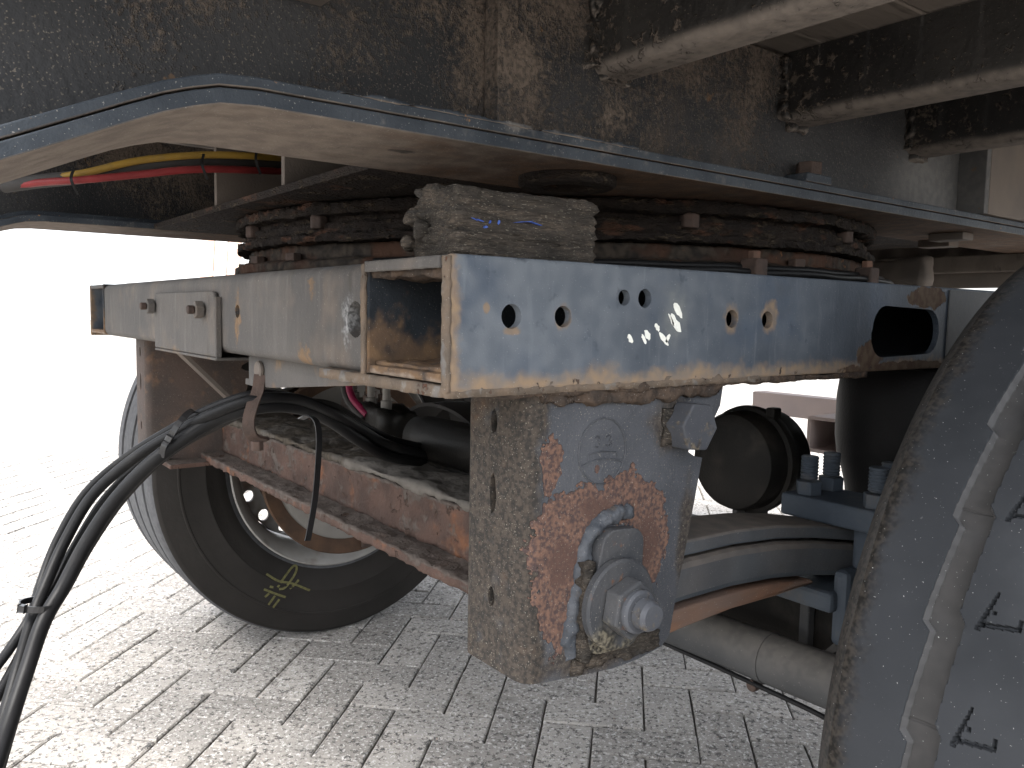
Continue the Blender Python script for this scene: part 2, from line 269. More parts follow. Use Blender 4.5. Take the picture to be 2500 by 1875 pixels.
M['red'] = layered('red_hose_plastic', (0.19, 0.025, 0.026), (0.14, 0.022, 0.022), 20, 0.5, layers=[dict(c1=(0.1, 0.05, 0.05), c2=(0.09, 0.06, 0.06), scale=25, lo=0.6, hi=0.8, max=0.6)])
M['purple'] = layered('dark_red_air_line', (0.16, 0.012, 0.04), (0.11, 0.01, 0.03), 20, 0.4)
M['tyre'] = layered('worn_tyre_rubber', (0.020, 0.0218, 0.0245), (0.028, 0.030, 0.0335), 8, 0.75, layers=[
    dict(c1=(0.010, 0.009, 0.008), c2=(0.034, 0.029, 0.024), cs=150, scale=34, nr=0.7, nw=0.8, lo=0.70, hi=1.15, grad=[(0, 0.210, 0.163, 0.95)], rough=0.95, max=0.97, h=0.5),
    dict(c1=(0.09, 0.089, 0.089), c2=(0.075, 0.074, 0.074), cs=20, scale=20, nw=0.3, lo=1.0, hi=1.5, cyl=(0.813, 0.5035, 0.5060, 0.5040, 1.0), grad=[(0, 0.205, 0.215, 0.5), (0, 0.2625, 0.2655, -0.8)], max=0.9),  # groove dust, palest on the wall to paint in its lit edge
    dict(c1=(0.028, 0.027, 0.026), c2=(0.036, 0.034, 0.033), scale=30, nw=0.3, lo=1.0, hi=1.5, cyl=(0.813, 0.5035, 0.5000, 0.4965, 1.0), grad=[(0, 0.205, 0.215, 0.5), (0, 0.2625, 0.2655, -0.8)], max=0.85),
    dict(c1=(0.045, 0.048, 0.052), c2=(0.038, 0.041, 0.045), scale=9, lo=0.50, hi=0.8, max=0.5),
    dict(c1=(0.20, 0.20, 0.20), c2=(0.14, 0.14, 0.14), scale=70, lo=0.72, hi=0.80, max=0.4),
    specks((0.42, 0.42, 0.41), 0.74, 0.765, 260, 0.8)], bump=((200, 0.15),), bumpd=0.001)
M['fartyre'] = layered('tyre_sidewall_rubber', (0.017, 0.0155, 0.014), (0.024, 0.0215, 0.0195), 5, 0.8, layers=[
    dict(c1=(0.095, 0.096, 0.10), c2=(0.075, 0.076, 0.08), scale=5, nw=0.3, lo=0.80, hi=0.92, grad=[(0, -1.5845, -1.592, 1.0)], max=0.9),
    dict(c1=(0.034, 0.031, 0.028), c2=(0.026, 0.024, 0.022), scale=3, lo=0.5, hi=0.8, max=0.6)], bump=((80, 0.3),))
M['rim'] = layered('silver_rim', (0.34, 0.33, 0.31), (0.26, 0.25, 0.235), 8, 0.55, 0.1, layers=[
    dict(c1=(0.12, 0.075, 0.045), c2=(0.09, 0.065, 0.05), scale=9, lo=0.52, hi=0.75, max=0.8)], bump=((80, 0.2),))
M['drum'] = layered('grey_brake_backplate', (0.21, 0.20, 0.182), (0.165, 0.155, 0.142), 7, 0.75, layers=[dict(c1=TAN2, c2=RUSTD, scale=9, lo=0.55, hi=0.8, max=0.7)])
M['drumrust'] = layered('rusty_drum_edge', (0.085, 0.05, 0.032), (0.055, 0.036, 0.026), 18, 0.85, bump=((90, 0.5),))
M['blackdark'] = layered('black_air_spring_rubber', (0.005, 0.005, 0.0055), (0.008, 0.008, 0.0085), 8, 0.6, layers=[dict(c1=(0.035, 0.032, 0.03), c2=(0.03, 0.028, 0.026), scale=10, lo=0.6, hi=0.9, max=0.25)])
M['chamber'] = layered('dirty_brake_chamber', (0.008, 0.0075, 0.007), (0.013, 0.012, 0.011), 9, 0.5, layers=[dict(c1=(0.045, 0.039, 0.032), c2=(0.032, 0.028, 0.024), scale=14, lo=0.52, hi=0.8, max=0.6)])
M['palesteel'] = layered('pale_brown_steel', (0.46, 0.37, 0.34), (0.40, 0.33, 0.31), 6, 0.8)
M['greysteel'] = layered('brown_grey_steel', (0.11, 0.095, 0.085), (0.15, 0.125, 0.105), 9, 0.8)
M['plank'] = layered('wooden_floor_plank', (0.115, 0.098, 0.083), (0.155, 0.13, 0.11), 6, 0.85, layers=[dict(c1=(0.05, 0.042, 0.036), c2=(0.08, 0.066, 0.055), scale=18, lo=0.58, hi=0.72, max=0.8)], bump=((60, 0.6),), stretch=(3, 0.4, 1))
M['paver'] = layered('grey_concrete_paver', (0.295, 0.277, 0.253), (0.24, 0.226, 0.207), 11, 0.9, layers=[
    dict(c1=(0.42, 0.405, 0.385), c2=(0.50, 0.485, 0.465), cs=60, scale=125, detail=2, lo=0.54, hi=0.64, max=0.9),
    dict(c1=(0.05, 0.05, 0.05), c2=(0.11, 0.10, 0.092), cs=70, scale=80, detail=3, nr=0.75, lo=0.52, hi=0.62, max=0.92),
    dict(c1=(0.36, 0.26, 0.2), c2=(0.32, 0.25, 0.2), scale=130, detail=2, lo=0.68, hi=0.72, max=0.6),
    dict(c1=(0.17, 0.165, 0.155), c2=(0.2, 0.19, 0.175), scale=7, lo=0.55, hi=0.8, max=0.5),
    dict(c1=(0.12, 0.11, 0.098), c2=(0.16, 0.148, 0.13), scale=30, nw=0.5, world=(2.2, 1.0), lo=0.85, hi=1.05, max=0.55),
    dict(c1=(0.06, 0.056, 0.05), c2=(0.08, 0.072, 0.064), scale=60, nw=0.4, world=(7.0, 1.0), lo=0.93, hi=1.02, max=0.55)],
    bump=((170, 0.7), (420, 0.4)), bumpd=0.0025, per_object=True)
M['paver_far'] = layered('grey_concrete_paving', (0.295, 0.277, 0.253), (0.24, 0.226, 0.207), 11, 0.9, layers=[
    dict(c1=(0.42, 0.405, 0.385), c2=(0.50, 0.485, 0.465), cs=60, scale=125, detail=2, lo=0.54, hi=0.64, max=0.9),
    dict(c1=(0.05, 0.05, 0.05), c2=(0.11, 0.10, 0.092), cs=70, scale=80, detail=3, nr=0.75, lo=0.52, hi=0.62, max=0.92)], bump=((170, 0.7),), bumpd=0.0025)
M['joint'] = layered('dark_joint_sand', (0.13, 0.118, 0.10), (0.07, 0.063, 0.055), 60, 0.95, bump=((300, 0.6),))
M['white'] = layered('white_paint_mark', (0.80, 0.80, 0.74), (0.70, 0.70, 0.64), 90, 0.6)
M['bluepaint'] = layered('blue_paint_scrape', (0.03, 0.07, 0.30), (0.06, 0.11, 0.34), 200, 0.5)
M['chalk'] = layered('yellow_crayon_mark', (0.115, 0.108, 0.044), (0.075, 0.07, 0.034), 120, 0.85)
M['wall'] = layered('white_wall_cladding', (0.78, 0.78, 0.76), (0.74, 0.75, 0.75), 2, 0.6)
M['wallblue'] = layered('pale_blue_wall', (0.78, 0.83, 0.84), (0.77, 0.82, 0.835), 2, 0.6)
M['orange'] = layered('faded_red_barrier', (0.72, 0.50, 0.40), (0.66, 0.44, 0.35), 9, 0.6)
M['weld'] = layered('weld_and_scale', (0.04, 0.032, 0.027), (0.075, 0.053, 0.039), 60, 0.85, layers=[specks()], bump=((120, 0.8),), bumpd=0.004)

# ------------------------------------------------------------------ helpers
def link_mesh(name, me, mat, parent=None, smooth=None):
    o = bpy.data.objects.new(name, me); C.objects.link(o)
    if mat is not None: me.materials.append(mat)
    if parent is not None:
        o.parent = parent
        if parent.parent is None: o.matrix_parent_inverse = Matrix.Translation(-parent.location)
    if smooth is not None:
        for p in me.polygons: p.use_smooth = True
        me.set_sharp_from_angle(angle=R(smooth))
    return o

def thing(name, label, cat, loc=(0, 0, 0), group=None):
    o = bpy.data.objects.new(name, None); C.objects.link(o)
    o.empty_display_size = 0.05
    o.location = loc
    tag(o, label, cat, group)
    return o
def tag(o, label, cat=None, group=None, kind=None):
    if label: o['label'] = label
    if cat: o['category'] = cat
    if group: o['group'] = group
    if kind: o['kind'] = kind
    return o

def from_bm(name, bm, mat, parent=None, smooth=None):
    me = bpy.data.meshes.new(name); bmesh.ops.recalc_face_normals(bm, faces=bm.faces); bm.to_mesh(me); bm.free()
    return link_mesh(name, me, mat, parent, smooth)

def bevel_bm(bm, w, seg=2, ang=30):
    if w <= 0: return
    es = [e for e in bm.edges if len(e.link_faces) == 2 and e.calc_face_angle(0) > R(ang)]
    bmesh.ops.bevel(bm, geom=es, offset=w, segments=seg, affect='EDGES', profile=0.5)

def add_box(bm, x0, x1, y0, y1, z0, z1):
    r = bmesh.ops.create_cube(bm, size=1.0)
    for v in r['verts']:
        v.co = Vector(((x0 + x1) / 2 + v.co.x * (x1 - x0), (y0 + y1) / 2 + v.co.y * (y1 - y0), (z0 + z1) / 2 + v.co.z * (z1 - z0)))
    return r['verts']

def box(name, x0, x1, y0, y1, z0, z1, mat, parent=None, bev=0.002, seg=2):
    bm = bmesh.new(); add_box(bm, x0, x1, y0, y1, z0, z1); bevel_bm(bm, bev, seg)
    return from_bm(name, bm, mat, parent)

AX = {'X': (1, 2, 0), 'Y': (0, 2, 1), 'Z': (0, 1, 2)}
def add_prism(bm, pts, axis, a, b):
    i, j, k = AX[axis]
    lo, hi = [], []
    for (u, v) in pts:
        c = [0, 0, 0]; c[i] = u; c[j] = v; c[k] = a; lo.append(bm.verts.new(c))
        c[k] = b; hi.append(bm.verts.new(c))
    n = len(pts)
    bm.faces.new(lo); bm.faces.new(hi[::-1])
    for q in range(n):
        bm.faces.new((lo[q], lo[(q + 1) % n], hi[(q + 1) % n], hi[q]))
def prism(name, pts, axis, a, b, mat, parent=None, bev=0.0015, seg=2):
    bm = bmesh.new(); add_prism(bm, pts, axis, a, b)
    bmesh.ops.recalc_face_normals(bm, faces=bm.faces)
    bevel_bm(bm, bev, seg)
    return from_bm(name, bm, mat, parent)

def catmull(pts, per=8):
    P = [Vector(p) for p in pts]; out = []
    P = [P[0] * 2 - P[1]] + P + [P[-1] * 2 - P[-2]]
    for i in range(1, len(P) - 2):
        p0, p1, p2, p3 = P[i - 1], P[i], P[i + 1], P[i + 2]
        for s in range(per):
            t = s / per
            out.append(0.5 * ((2 * p1) + (-p0 + p2) * t + (2 * p0 - 5 * p1 + 4 * p2 - p3) * t * t + (-p0 + 3 * p1 - 3 * p2 + p3) * t ** 3))
    out.append(P[-2]); return out

def add_sweep(bm, path, section, upv=None, caps=True):
    rings = []; nrm = None
    for i, p in enumerate(path):
        t = (path[min(i + 1, len(path) - 1)] - path[max(i - 1, 0)]).normalized()
        if nrm is None:
            a = Vector(upv) if upv else (Vector((0, 0, 1)) if abs(t.z) < 0.9 else Vector((1, 0, 0)))
            nrm = (a - t * a.dot(t)).normalized()
        else:
            nrm = (nrm - t * nrm.dot(t)).normalized()
        b = t.cross(nrm)
        rings.append([bm.verts.new(p + nrm * u + b * v) for (u, v) in section])
    n = len(section)
    for i in range(len(rings) - 1):
        for q in range(n):
            bm.faces.new((rings[i][q], rings[i][(q + 1) % n], rings[i + 1][(q + 1) % n], rings[i + 1][q]))
    if caps:
        bm.faces.new(rings[0][::-1]); bm.faces.new(rings[-1])
def circ(r, n=12): return [(r * math.cos(2 * math.pi * k / n), r * math.sin(2 * math.pi * k / n)) for k in range(n)]
def tube(name, pts, r, mat, parent=None, per=8, n=12, straight=False):
    bm = bmesh.new(); path = [Vector(p) for p in pts] if straight else catmull(pts, per)
    add_sweep(bm, path, circ(r, n)); return from_bm(name, bm, mat, parent, smooth=50)
def strip(name, pts, w, t, mat, parent=None, upv=(0, 1, 0), per=8):
    bm = bmesh.new(); add_sweep(bm, catmull(pts, per), [(-w / 2, -t / 2), (w / 2, -t / 2), (w / 2, t / 2), (-w / 2, t / 2)], upv)
    return from_bm(name, bm, mat, parent)

def add_lathe(bm, prof, axis, c, n=48, a0=0.0, a1=2 * math.pi, jitter=None):
    full = abs(a1 - a0 - 2 * math.pi) < 1e-6
    i, j, k = AX[axis]; rings = []
    cnt = n if full else n + 1
    for s in range(cnt):
        a = a0 + (a1 - a0) * s / n; ring = []
        for (r, h) in prof:
            p = [0, 0, 0]; p[i] = c[i] + r * math.cos(a); p[j] = c[j] + r * math.sin(a); p[k] = c[k] + h
            ring.append(bm.verts.new(p))
        rings.append(ring)
    m = len(prof)
    for s in range(cnt if full else cnt - 1):
        A, B = rings[s], rings[(s + 1) % cnt]
        for q in range(m - 1):
            bm.faces.new((A[q], A[q + 1], B[q + 1], B[q]))
    return rings
def lathe(name, prof, axis, c, mat, parent=None, n=48, smooth=35, a0=0.0, a1=2 * math.pi):
    bm = bmesh.new(); add_lathe(bm, prof, axis, c, n, a0, a1)
    bmesh.ops.remove_doubles(bm, verts=bm.verts, dist=1e-6)
    return from_bm(name, bm, mat, parent, smooth=smooth)
def disc_prof(r, h0, h1, bev=0.0015):
    return [(0.0, h0), (r - bev, h0), (r, h0 + bev), (r, h1 - bev), (r - bev, h1), (0.0, h1)]
def hexa(name, c, axis, af, h0, h1, mat, parent=None, rot=0.0, bev=0.0012):
    rr = af / math.sqrt(3); i, j, k = AX[axis]
    pts = [(c[i] + rr * math.cos(rot + q * math.pi / 3), c[j] + rr * math.sin(rot + q * math.pi / 3)) for q in range(6)]
    return prism(name, pts, axis, c[k] + h0, c[k] + h1, mat, parent, bev)

def cut(o, cutters, op='DIFFERENCE'):
    mods = []
    for c in cutters:
        md = o.modifiers.new('cut', 'BOOLEAN'); md.operation = op; md.object = c; md.solver = 'EXACT'
    dg = bpy.context.evaluated_depsgraph_get(); dg.update()
    me = bpy.data.meshes.new_from_object(o.evaluated_get(dg))
    o.modifiers.clear(); old = o.data; o.data = me
    if not me.materials and old.materials: me.materials.append(old.materials[0])
    bpy.data.meshes.remove(old)
    for c in cutters:
        d = c.data; bpy.data.objects.remove(c); bpy.data.meshes.remove(d)
    return o
def cutter_bm(fn):
    bm = bmesh.new(); fn(bm); return from_bm('cutter', bm, None)
def cyl_cut(c, axis, r, h0, h1, n=20):
    pr = [(0.0, h0), (r, h0), (r, h1), (0.0, h1)]
    def f(bm):
        add_lathe(bm, pr, axis, c, n); bmesh.ops.remove_doubles(bm, verts=bm.verts, dist=1e-6)
    return cutter_bm(f)

def roughen(o, amp, scale, sub=0, aniso=(1, 1, 1), seed=0, amp2=0.0, scale2=80, keep=None):
    me = o.data; bm = bmesh.new(); bm.from_mesh(me)
    if sub: bmesh.ops.subdivide_edges(bm, edges=bm.edges[:], cuts=sub, use_grid_fill=True)
    bm.normal_update()
    moves = []
    for v in bm.verts:
        q = Vector((v.co.x * scale * aniso[0] + seed, v.co.y * scale * aniso[1], v.co.z * scale * aniso[2]))
        d = mnoise.fractal(q, 0.8, 2.1, 4) * amp
        if amp2: d += mnoise.noise(v.co * scale2 + Vector((seed, 0, 0))) * amp2
        if keep and keep(v.co): d = 0
        moves.append((v, v.normal * d))
    for v, d in moves: v.co += d
    bm.to_mesh(me); bm.free()
    for p in me.polygons: p.use_smooth = True
    return o

def dense_box(name, x0, x1, y0, y1, z0, z1, step, mat, parent=None, bev=0.004):
    """box made of a fine even grid, for roughening"""
    nx, ny, nz = [max(2, int(round((b - a) / step))) for a, b in ((x0, x1), (y0, y1), (z0, z1))]
    bm = bmesh.new(); vd = {}
    def V(i, j, k):
        if (i, j, k) not in vd:
            vd[(i, j, k)] = bm.verts.new((x0 + (x1 - x0) * i / nx, y0 + (y1 - y0) * j / ny, z0 + (z1 - z0) * k / nz))
        return vd[(i, j, k)]
    for i in range(nx):
        for j in range(ny):
            for k in (0, nz): bm.faces.new((V(i, j, k), V(i + 1, j, k), V(i + 1, j + 1, k), V(i, j + 1, k)))
    for i in range(nx):
        for k in range(nz):
            for j in (0, ny): bm.faces.new((V(i, j, k), V(i + 1, j, k), V(i + 1, j, k + 1), V(i, j, k + 1)))
    for j in range(ny):
        for k in range(nz):
            for i in (0, nx): bm.faces.new((V(i, j, k), V(i, j + 1, k), V(i, j + 1, k + 1), V(i, j, k + 1)))
    return from_bm(name, bm, mat, parent)

# ================================================================== SETTING
CX = -0.745                                             # middle line of the trailer

# ground sheet to the horizon, joint sand, pavers in 45 degree herringbone
gnd = bpy.data.meshes.new('ground')
gnd.from_pydata([(-400, -400, -0.016), (400, -400, -0.016), (400, 400, -0.016), (-400, 400, -0.016)], [], [(0, 1, 2, 3)])
g_o = link_mesh('ground', gnd, M['paver_far']); g_o['kind'] = 'structure'
js = bpy.data.meshes.new('joint_sand')
js.from_pydata([(-5.2, -3.5, -0.009), (2.2, -3.5, -0.009), (2.2, 5.2, -0.009), (-5.2, 5.2, -0.009)], [], [(0, 1, 2, 3)])
pav = thing('paving', None, None); pav['kind'] = 'structure'
jo = link_mesh('joint_sand', js, M['joint'], pav)

PW = 0.1145; GAP = 0.0042
def paver_mesh(seed):
    rnd = random.Random(seed)
    L, W2, H = 2 * PW - GAP, PW - GAP, 0.05
    b = 0.0035; x, y = L / 2, W2 / 2
    vs_ = []
    for (ix, iy, z) in ((x, y, -H), (x, y, -b), (x - b, y - b, 0)):
        for sx, sy in ((-1, -1), (1, -1), (1, 1), (-1, 1)):
            vs_.append((sx * ix + rnd.uniform(-.0008, .0008), sy * iy + rnd.uniform(-.0008, .0008), z))
    fs = [(8, 9, 10, 11)]
    for r_ in (0, 4):
        for q in range(4): fs.append((r_ + q, r_ + (q + 1) % 4, r_ + 4 + (q + 1) % 4, r_ + 4 + q))
    me = bpy.data.meshes.new('paver'); me.from_pydata(vs_, [], fs); me.materials.append(M['paver']); return me
pm = [paver_mesh(s) for s in range(6)]
camp = Vector((0.551, -0.353, 0.919))
def herring(x0, x1, y0, y1):
    """centres and angles of a 2:1 herringbone turned 45 degrees, aligned with the joints in the photograph"""
    res = []
    ca, sa = math.cos(R(45)), math.sin(R(45))
    ox, oy = -0.831, 1.116
    N = 90
    for i in range(-N, N):
        for j in range(-N, N):
            # cell (i,j) of a w-grid: herringbone rule on (i+j) mod 4
            k = (i + j) % 4
            if k == 0: u, v, a = i + 1.0, j + 0.5, 0
            elif k == 2: u, v, a = i + 0.5, j + 1.0, 90      # brick covering cells (i,j) and (i,j+1)
            else: continue
            u *= PW; v *= PW
            X = ox + u * ca - v * sa; Y = oy + u * sa + v * ca
            if x0 < X < x1 and y0 < Y < y1: res.append((X, Y, 45 + a))
    return res
def in_view(X, Y):
    d = Vector((X, Y, 0)) - camp; z = d.dot(fwd)
    if z < 0.3: return False
    px = d.dot(right) / z; py = d.dot(up) / z
    return abs(px) < 0.68 and -0.52 < py < 0.3
br = herring(-5.2, 2.2, -3.5, 5.2)
br.sort(key=lambda t: (not in_view(t[0], t[1]), (Vector((t[0], t[1], 0)) - camp).length))
rest = []
for n_, (X, Y, a) in enumerate(br):
    if n_ < 300 and in_view(X, Y):
        o = bpy.data.objects.new('paver', pm[n_ % 6]); C.objects.link(o); o.parent = pav
        o.location = (X, Y, random.uniform(-0.0022, 0.0)); o.rotation_euler = (random.uniform(-.006, .006), random.uniform(-.006, .006), R(a + random.choice((0, 180)) + random.uniform(-.5, .5)))
    else: rest.append((X, Y, a))
vv, ff = [], []
for (X, Y, a) in rest:
    L, W2 = (2 * PW - GAP) / 2, (PW - GAP) / 2; b = .004; z = random.uniform(-.002, 0); ca, sa = math.cos(R(a)), math.sin(R(a)); n0 = len(vv)
    for (ix, iy, zz) in ((L, W2, z - .012), (L - b, W2 - b, z)):
        for sx, sy in ((-1, -1), (1, -1), (1, 1), (-1, 1)):
            vv.append((X + sx * ix * ca - sy * iy * sa, Y + sx * ix * sa + sy * iy * ca, zz))
    ff.append((n0 + 4, n0 + 5, n0 + 6, n0 + 7))
    for q in range(4): ff.append((n0 + q, n0 + (q + 1) % 4, n0 + 4 + (q + 1) % 4, n0 + 4 + q))
me = bpy.data.meshes.new('further_pavers'); me.from_pydata(vv, [], ff)
fo = link_mesh('further_pavers', me, M['paver_far'], pav); fo['kind'] = 'stuff'

# ================================================================== TRAILER CHASSIS
ch = thing('trailer_chassis', 'dark dirt-spattered trailer chassis with bent rails overhead', 'chassis', (CX, 0.6, 1.075))
def rail(sgn):
    f = (lambda x: x) if sgn > 0 else (lambda x: 2 * CX - x)
    low = [(-0.62, 0.861), (-0.215, 1.049), (-0.19, 1.060), (-0.17, 1.067), (-0.15, 1.0725), (-0.12, 1.075), (2.6, 1.075)]
    def band(o0, o1):
        return [(y, z + o0) for (y, z) in low] + [(y, z + o1) for (y, z) in low[::-1]]
    web = [(y, z + 0.023) for (y, z) in low] + [(2.6, 1.268), (-0.62, 1.268)]
    w = prism('rail_web', web, 'X', f(-0.155), f(-0.167), M['chassis'], ch, 0)
    prism('bottom_flange', band(0.0, 0.0125), 'X', f(-0.089), f(-0.275), M['flange'], ch, 0.0012)
    prism('flange_strip', band(0.0145, 0.0235), 'X', f(-0.092), f(-0.235), M['flange'], ch, 0.0012)
    return w
rail(1); rail(-1)
# doubler plate proud of the near web, from the vertical edge rearwards
box('web_doubler', -0.1545, -0.130, 0.136, 2.6, 1.0995, 1.266, M['chassis'], ch, 0.0015)
# dirt/weld along its foot and along the flange
o = dense_box('weld_seam', -0.154, -0.093, -0.05, 0.30, 1.0985, 1.1010, 0.0025, M['flange'], ch); roughen(o, 0.0022, 70, seed=3)
# outriggers: rounded pressed channels under the deck
def outrigger(y0, w, z0, x1):
    r = 0.018; pts = [(y0, 1.268), (y0, z0 + r)]
    for k in range(1, 6): a = R(180 + 18 * k); pts.append((y0 + r + r * math.cos(a), z0 + r + r * math.sin(a)))
    pts += [(y0 + w, z0), (y0 + w, z0 + 0.006), (y0 + 0.012, z0 + 0.014), (y0 + 0.008, z0 + 0.024), (y0 + 0.006, 1.268)]
    # profile lies in YZ, run along X
    o = prism('outrigger', pts, 'X', -0.1315, x1, M['outrigger'], ch, 0)
    for p in o.data.polygons: p.use_smooth = True
    o.data.set_sharp_from_angle(angle=R(35)); return o
for y0 in (0.261, 0.602, 0.925, 1.46, 1.95): outrigger(y0, 0.046, 1.178, 0.52)
for y0 in (0.261, 0.602, 0.925):
    o = dense_box('weld_seam', -0.135, -0.119, y0 - 0.010, y0 + 0.002, 1.185, 1.262, 0.003, M['outrigger'], ch); roughen(o, 0.010, 45, seed=y0 * 9)
    o = dense_box('weld_seam', -0.135, -0.122, y0 + 0.012, y0 + 0.05, 1.173, 1.181, 0.003, M['outrigger'], ch); roughen(o, 0.006, 60, seed=y0 * 7)
# vertical post on the web behind the third outrigger
box('web_post', -0.1305, -0.085, 1.10, 1.115, 1.0995, 1.268, M['chassis'], ch, 0.0015)
box('web_post_face', -0.129, -0.085, 1.1155, 1.40, 1.0995, 1.265, M['greysteel'], ch, 0.0015)
# bolt through the flange with a packing block
box('packing_block', -0.132, -0.094, 0.612, 0.668, 1.0995, 1.1115, M['flange'], ch, 0.0015)
hexa('flange_bolt', (-0.110, 0.638, 1.1115), 'Z', 0.030, 0, 0.0165, M['darkbolt'], ch, 0.3)
# cross plate over the turntable between the rails
box('turntable_plate', 2 * CX + 0.235, -0.235, 0.072, 1.40, 1.0755, 1.0865, M['ring'], ch, 0.0015)
# gussets standing on it
for (x, y0) in ((-0.565, 0.085), (-0.862, 0.085)):
    box('gusset', x - 0.006, x + 0.006, y0, 0.36, 1.087, 1.268, M['greysteel'], ch, 0.001)
box('cross_member', 2 * CX + 0.17, -0.17, 0.365, 0.385, 1.087, 1.268, M['chassis'], ch, 0.001)
box('cross_member', 2 * CX + 0.17, -0.17, 1.385, 1.44, 1.087, 1.268, M['chassis'], ch, 0.001)
# rear cross bars seen past the turntable
box('rear_cross_bar', 2 * CX + 0.1, -0.1, 2.18, 2.26, 1.06, 1.125, M['greysteel'], ch, 0.003)
box('rear_cross_member', 2 * CX + 0.17, -0.17, 1.70, 1.72, 1.0, 1.268, M['greysteel'], ch, 0.003)
box('rear_cross_bar', 2 * CX + 0.1, -0.1, 1.66, 1.698, 1.035, 1.0745, M['plank'], ch, 0.003)
o = dense_box('rear_bracket', -0.60, -0.36, 1.46, 1.50, 1.0, 1.06, 0.012, M['greysteel'], ch); roughen(o, 0.012, 14, seed=91)
box('rear_bracket_arm', -0.47, -0.44, 1.47, 1.49, 0.955, 1.02, M['farhanger'], ch, 0.004)
box('rear_bracket_arm', -0.58, -0.55, 1.47, 1.49, 0.945, 1.02, M['farhanger'], ch, 0.004)
# collar above the stop block and bolt heads under the flange
lathe('collar', [(0.030, 0.0), (0.030, -0.012), (0.052, -0.012), (0.056, -0.009), (0.056, 0.0)], 'Z', (-0.175, 0.268, 1.0748), M['ring'], ch, 40)
for (x, y) in ((-0.16, 1.15), (-0.24, 1.27)):
    box('under_block', x - 0.03, x + 0.03, y - 0.02, y + 0.02, 1.062, 1.0748, M['greysteel'], ch, 0.0015)
# bracket in the web above
box('bracket', -0.1545, -0.118, -0.100, -0.040, 1.186, 1.198, M['greysteel'], ch, 0.002)
# wooden floor planks
pxs = [-2.02]; 
while pxs[-1] < 0.50: pxs.append(pxs[-1] + 0.0665 + random.uniform(-.002, .002))
off = -0.079 - min(pxs, key=lambda v: abs(v + 0.079)); pxs = [v + off for v in pxs]
for a_, b_ in zip(pxs[:-1], pxs[1:]):
    box('floor_plank', a_ + 0.001, b_ - 0.001, -0.42, 2.3, 1.2705 + random.uniform(0, .002), 1.30, M['plank'], ch, 0.002, 1)

# ================================================================== TURNTABLE
TC = (CX, 0.715, 0)
tt = thing('turntable', 'rusty greasy turntable ring between chassis and dolly frame', 'turntable', (CX, 0.715, 0.976))
def ring(name, prof, mat, amp, seed, n=1300):
    bm = bmesh.new()
    # refine profile
    pr = []
    for (a, b) in zip(prof[:-1], prof[1:]):
        L = math.hypot(b[0] - a[0], b[1] - a[1]); k = max(1, int(L / 0.004))
        for s in range(k): pr.append((a[0] + (b[0] - a[0]) * s / k, a[1] + (b[1] - a[1]) * s / k))
    pr.append(prof[-1])
    add_lathe(bm, pr, 'Z', TC, n)
    o = from_bm(name, bm, mat, tt); roughen(o, amp, 30, seed=seed, amp2=amp * .6, scale2=150, aniso=(1, 1, 2.5)); return o
rr = random.Random(5)
lay = [(0.50, 1.072)]; zz = 1.072
while zz > 1.020:
    t_ = rr.uniform(0.005, 0.010); r_ = rr.choice((0.576, 0.584, 0.592, 0.600)) if zz < 1.062 else 0.601
    lay += [(r_, zz), (r_ + 0.001, max(zz - t_ + 0.0015, 1.018))]; zz -= t_
lay.append((0.50, 1.0175))
ring('upper_ring', lay, M['ring'], 0.0036, 1)
ring('lower_ring', [(0.50, 1.016), (0.580, 1.016), (0.581, 0.996), (0.596, 0.994), (0.604, 0.990), (0.604, 0.977), (0.50, 0.977)], M['ring_red'], 0.0022, 3)
for a_ in (-58, -21, 12, 40, 88, 130, 171, 214, 262, 285):
    a = R(a_)
    hexa('ring_bolt', (TC[0] + 0.584 * math.cos(a), TC[1] + 0.584 * math.sin(a), 1.0595), 'Z', 0.024, -0.022, 0, M['darkbolt'], tt, a, 0.003)
for a_ in (-80, -40, -3, 33, 75, 121, 160, 201, 243, 268):
    a = R(a_)
    hexa('ring_bolt', (TC[0] + 0.593 * math.cos(a), TC[1] + 0.593 * math.sin(a), 0.992), 'Z', 0.022, 0.0, 0.012, M['darkbolt'], tt, a)

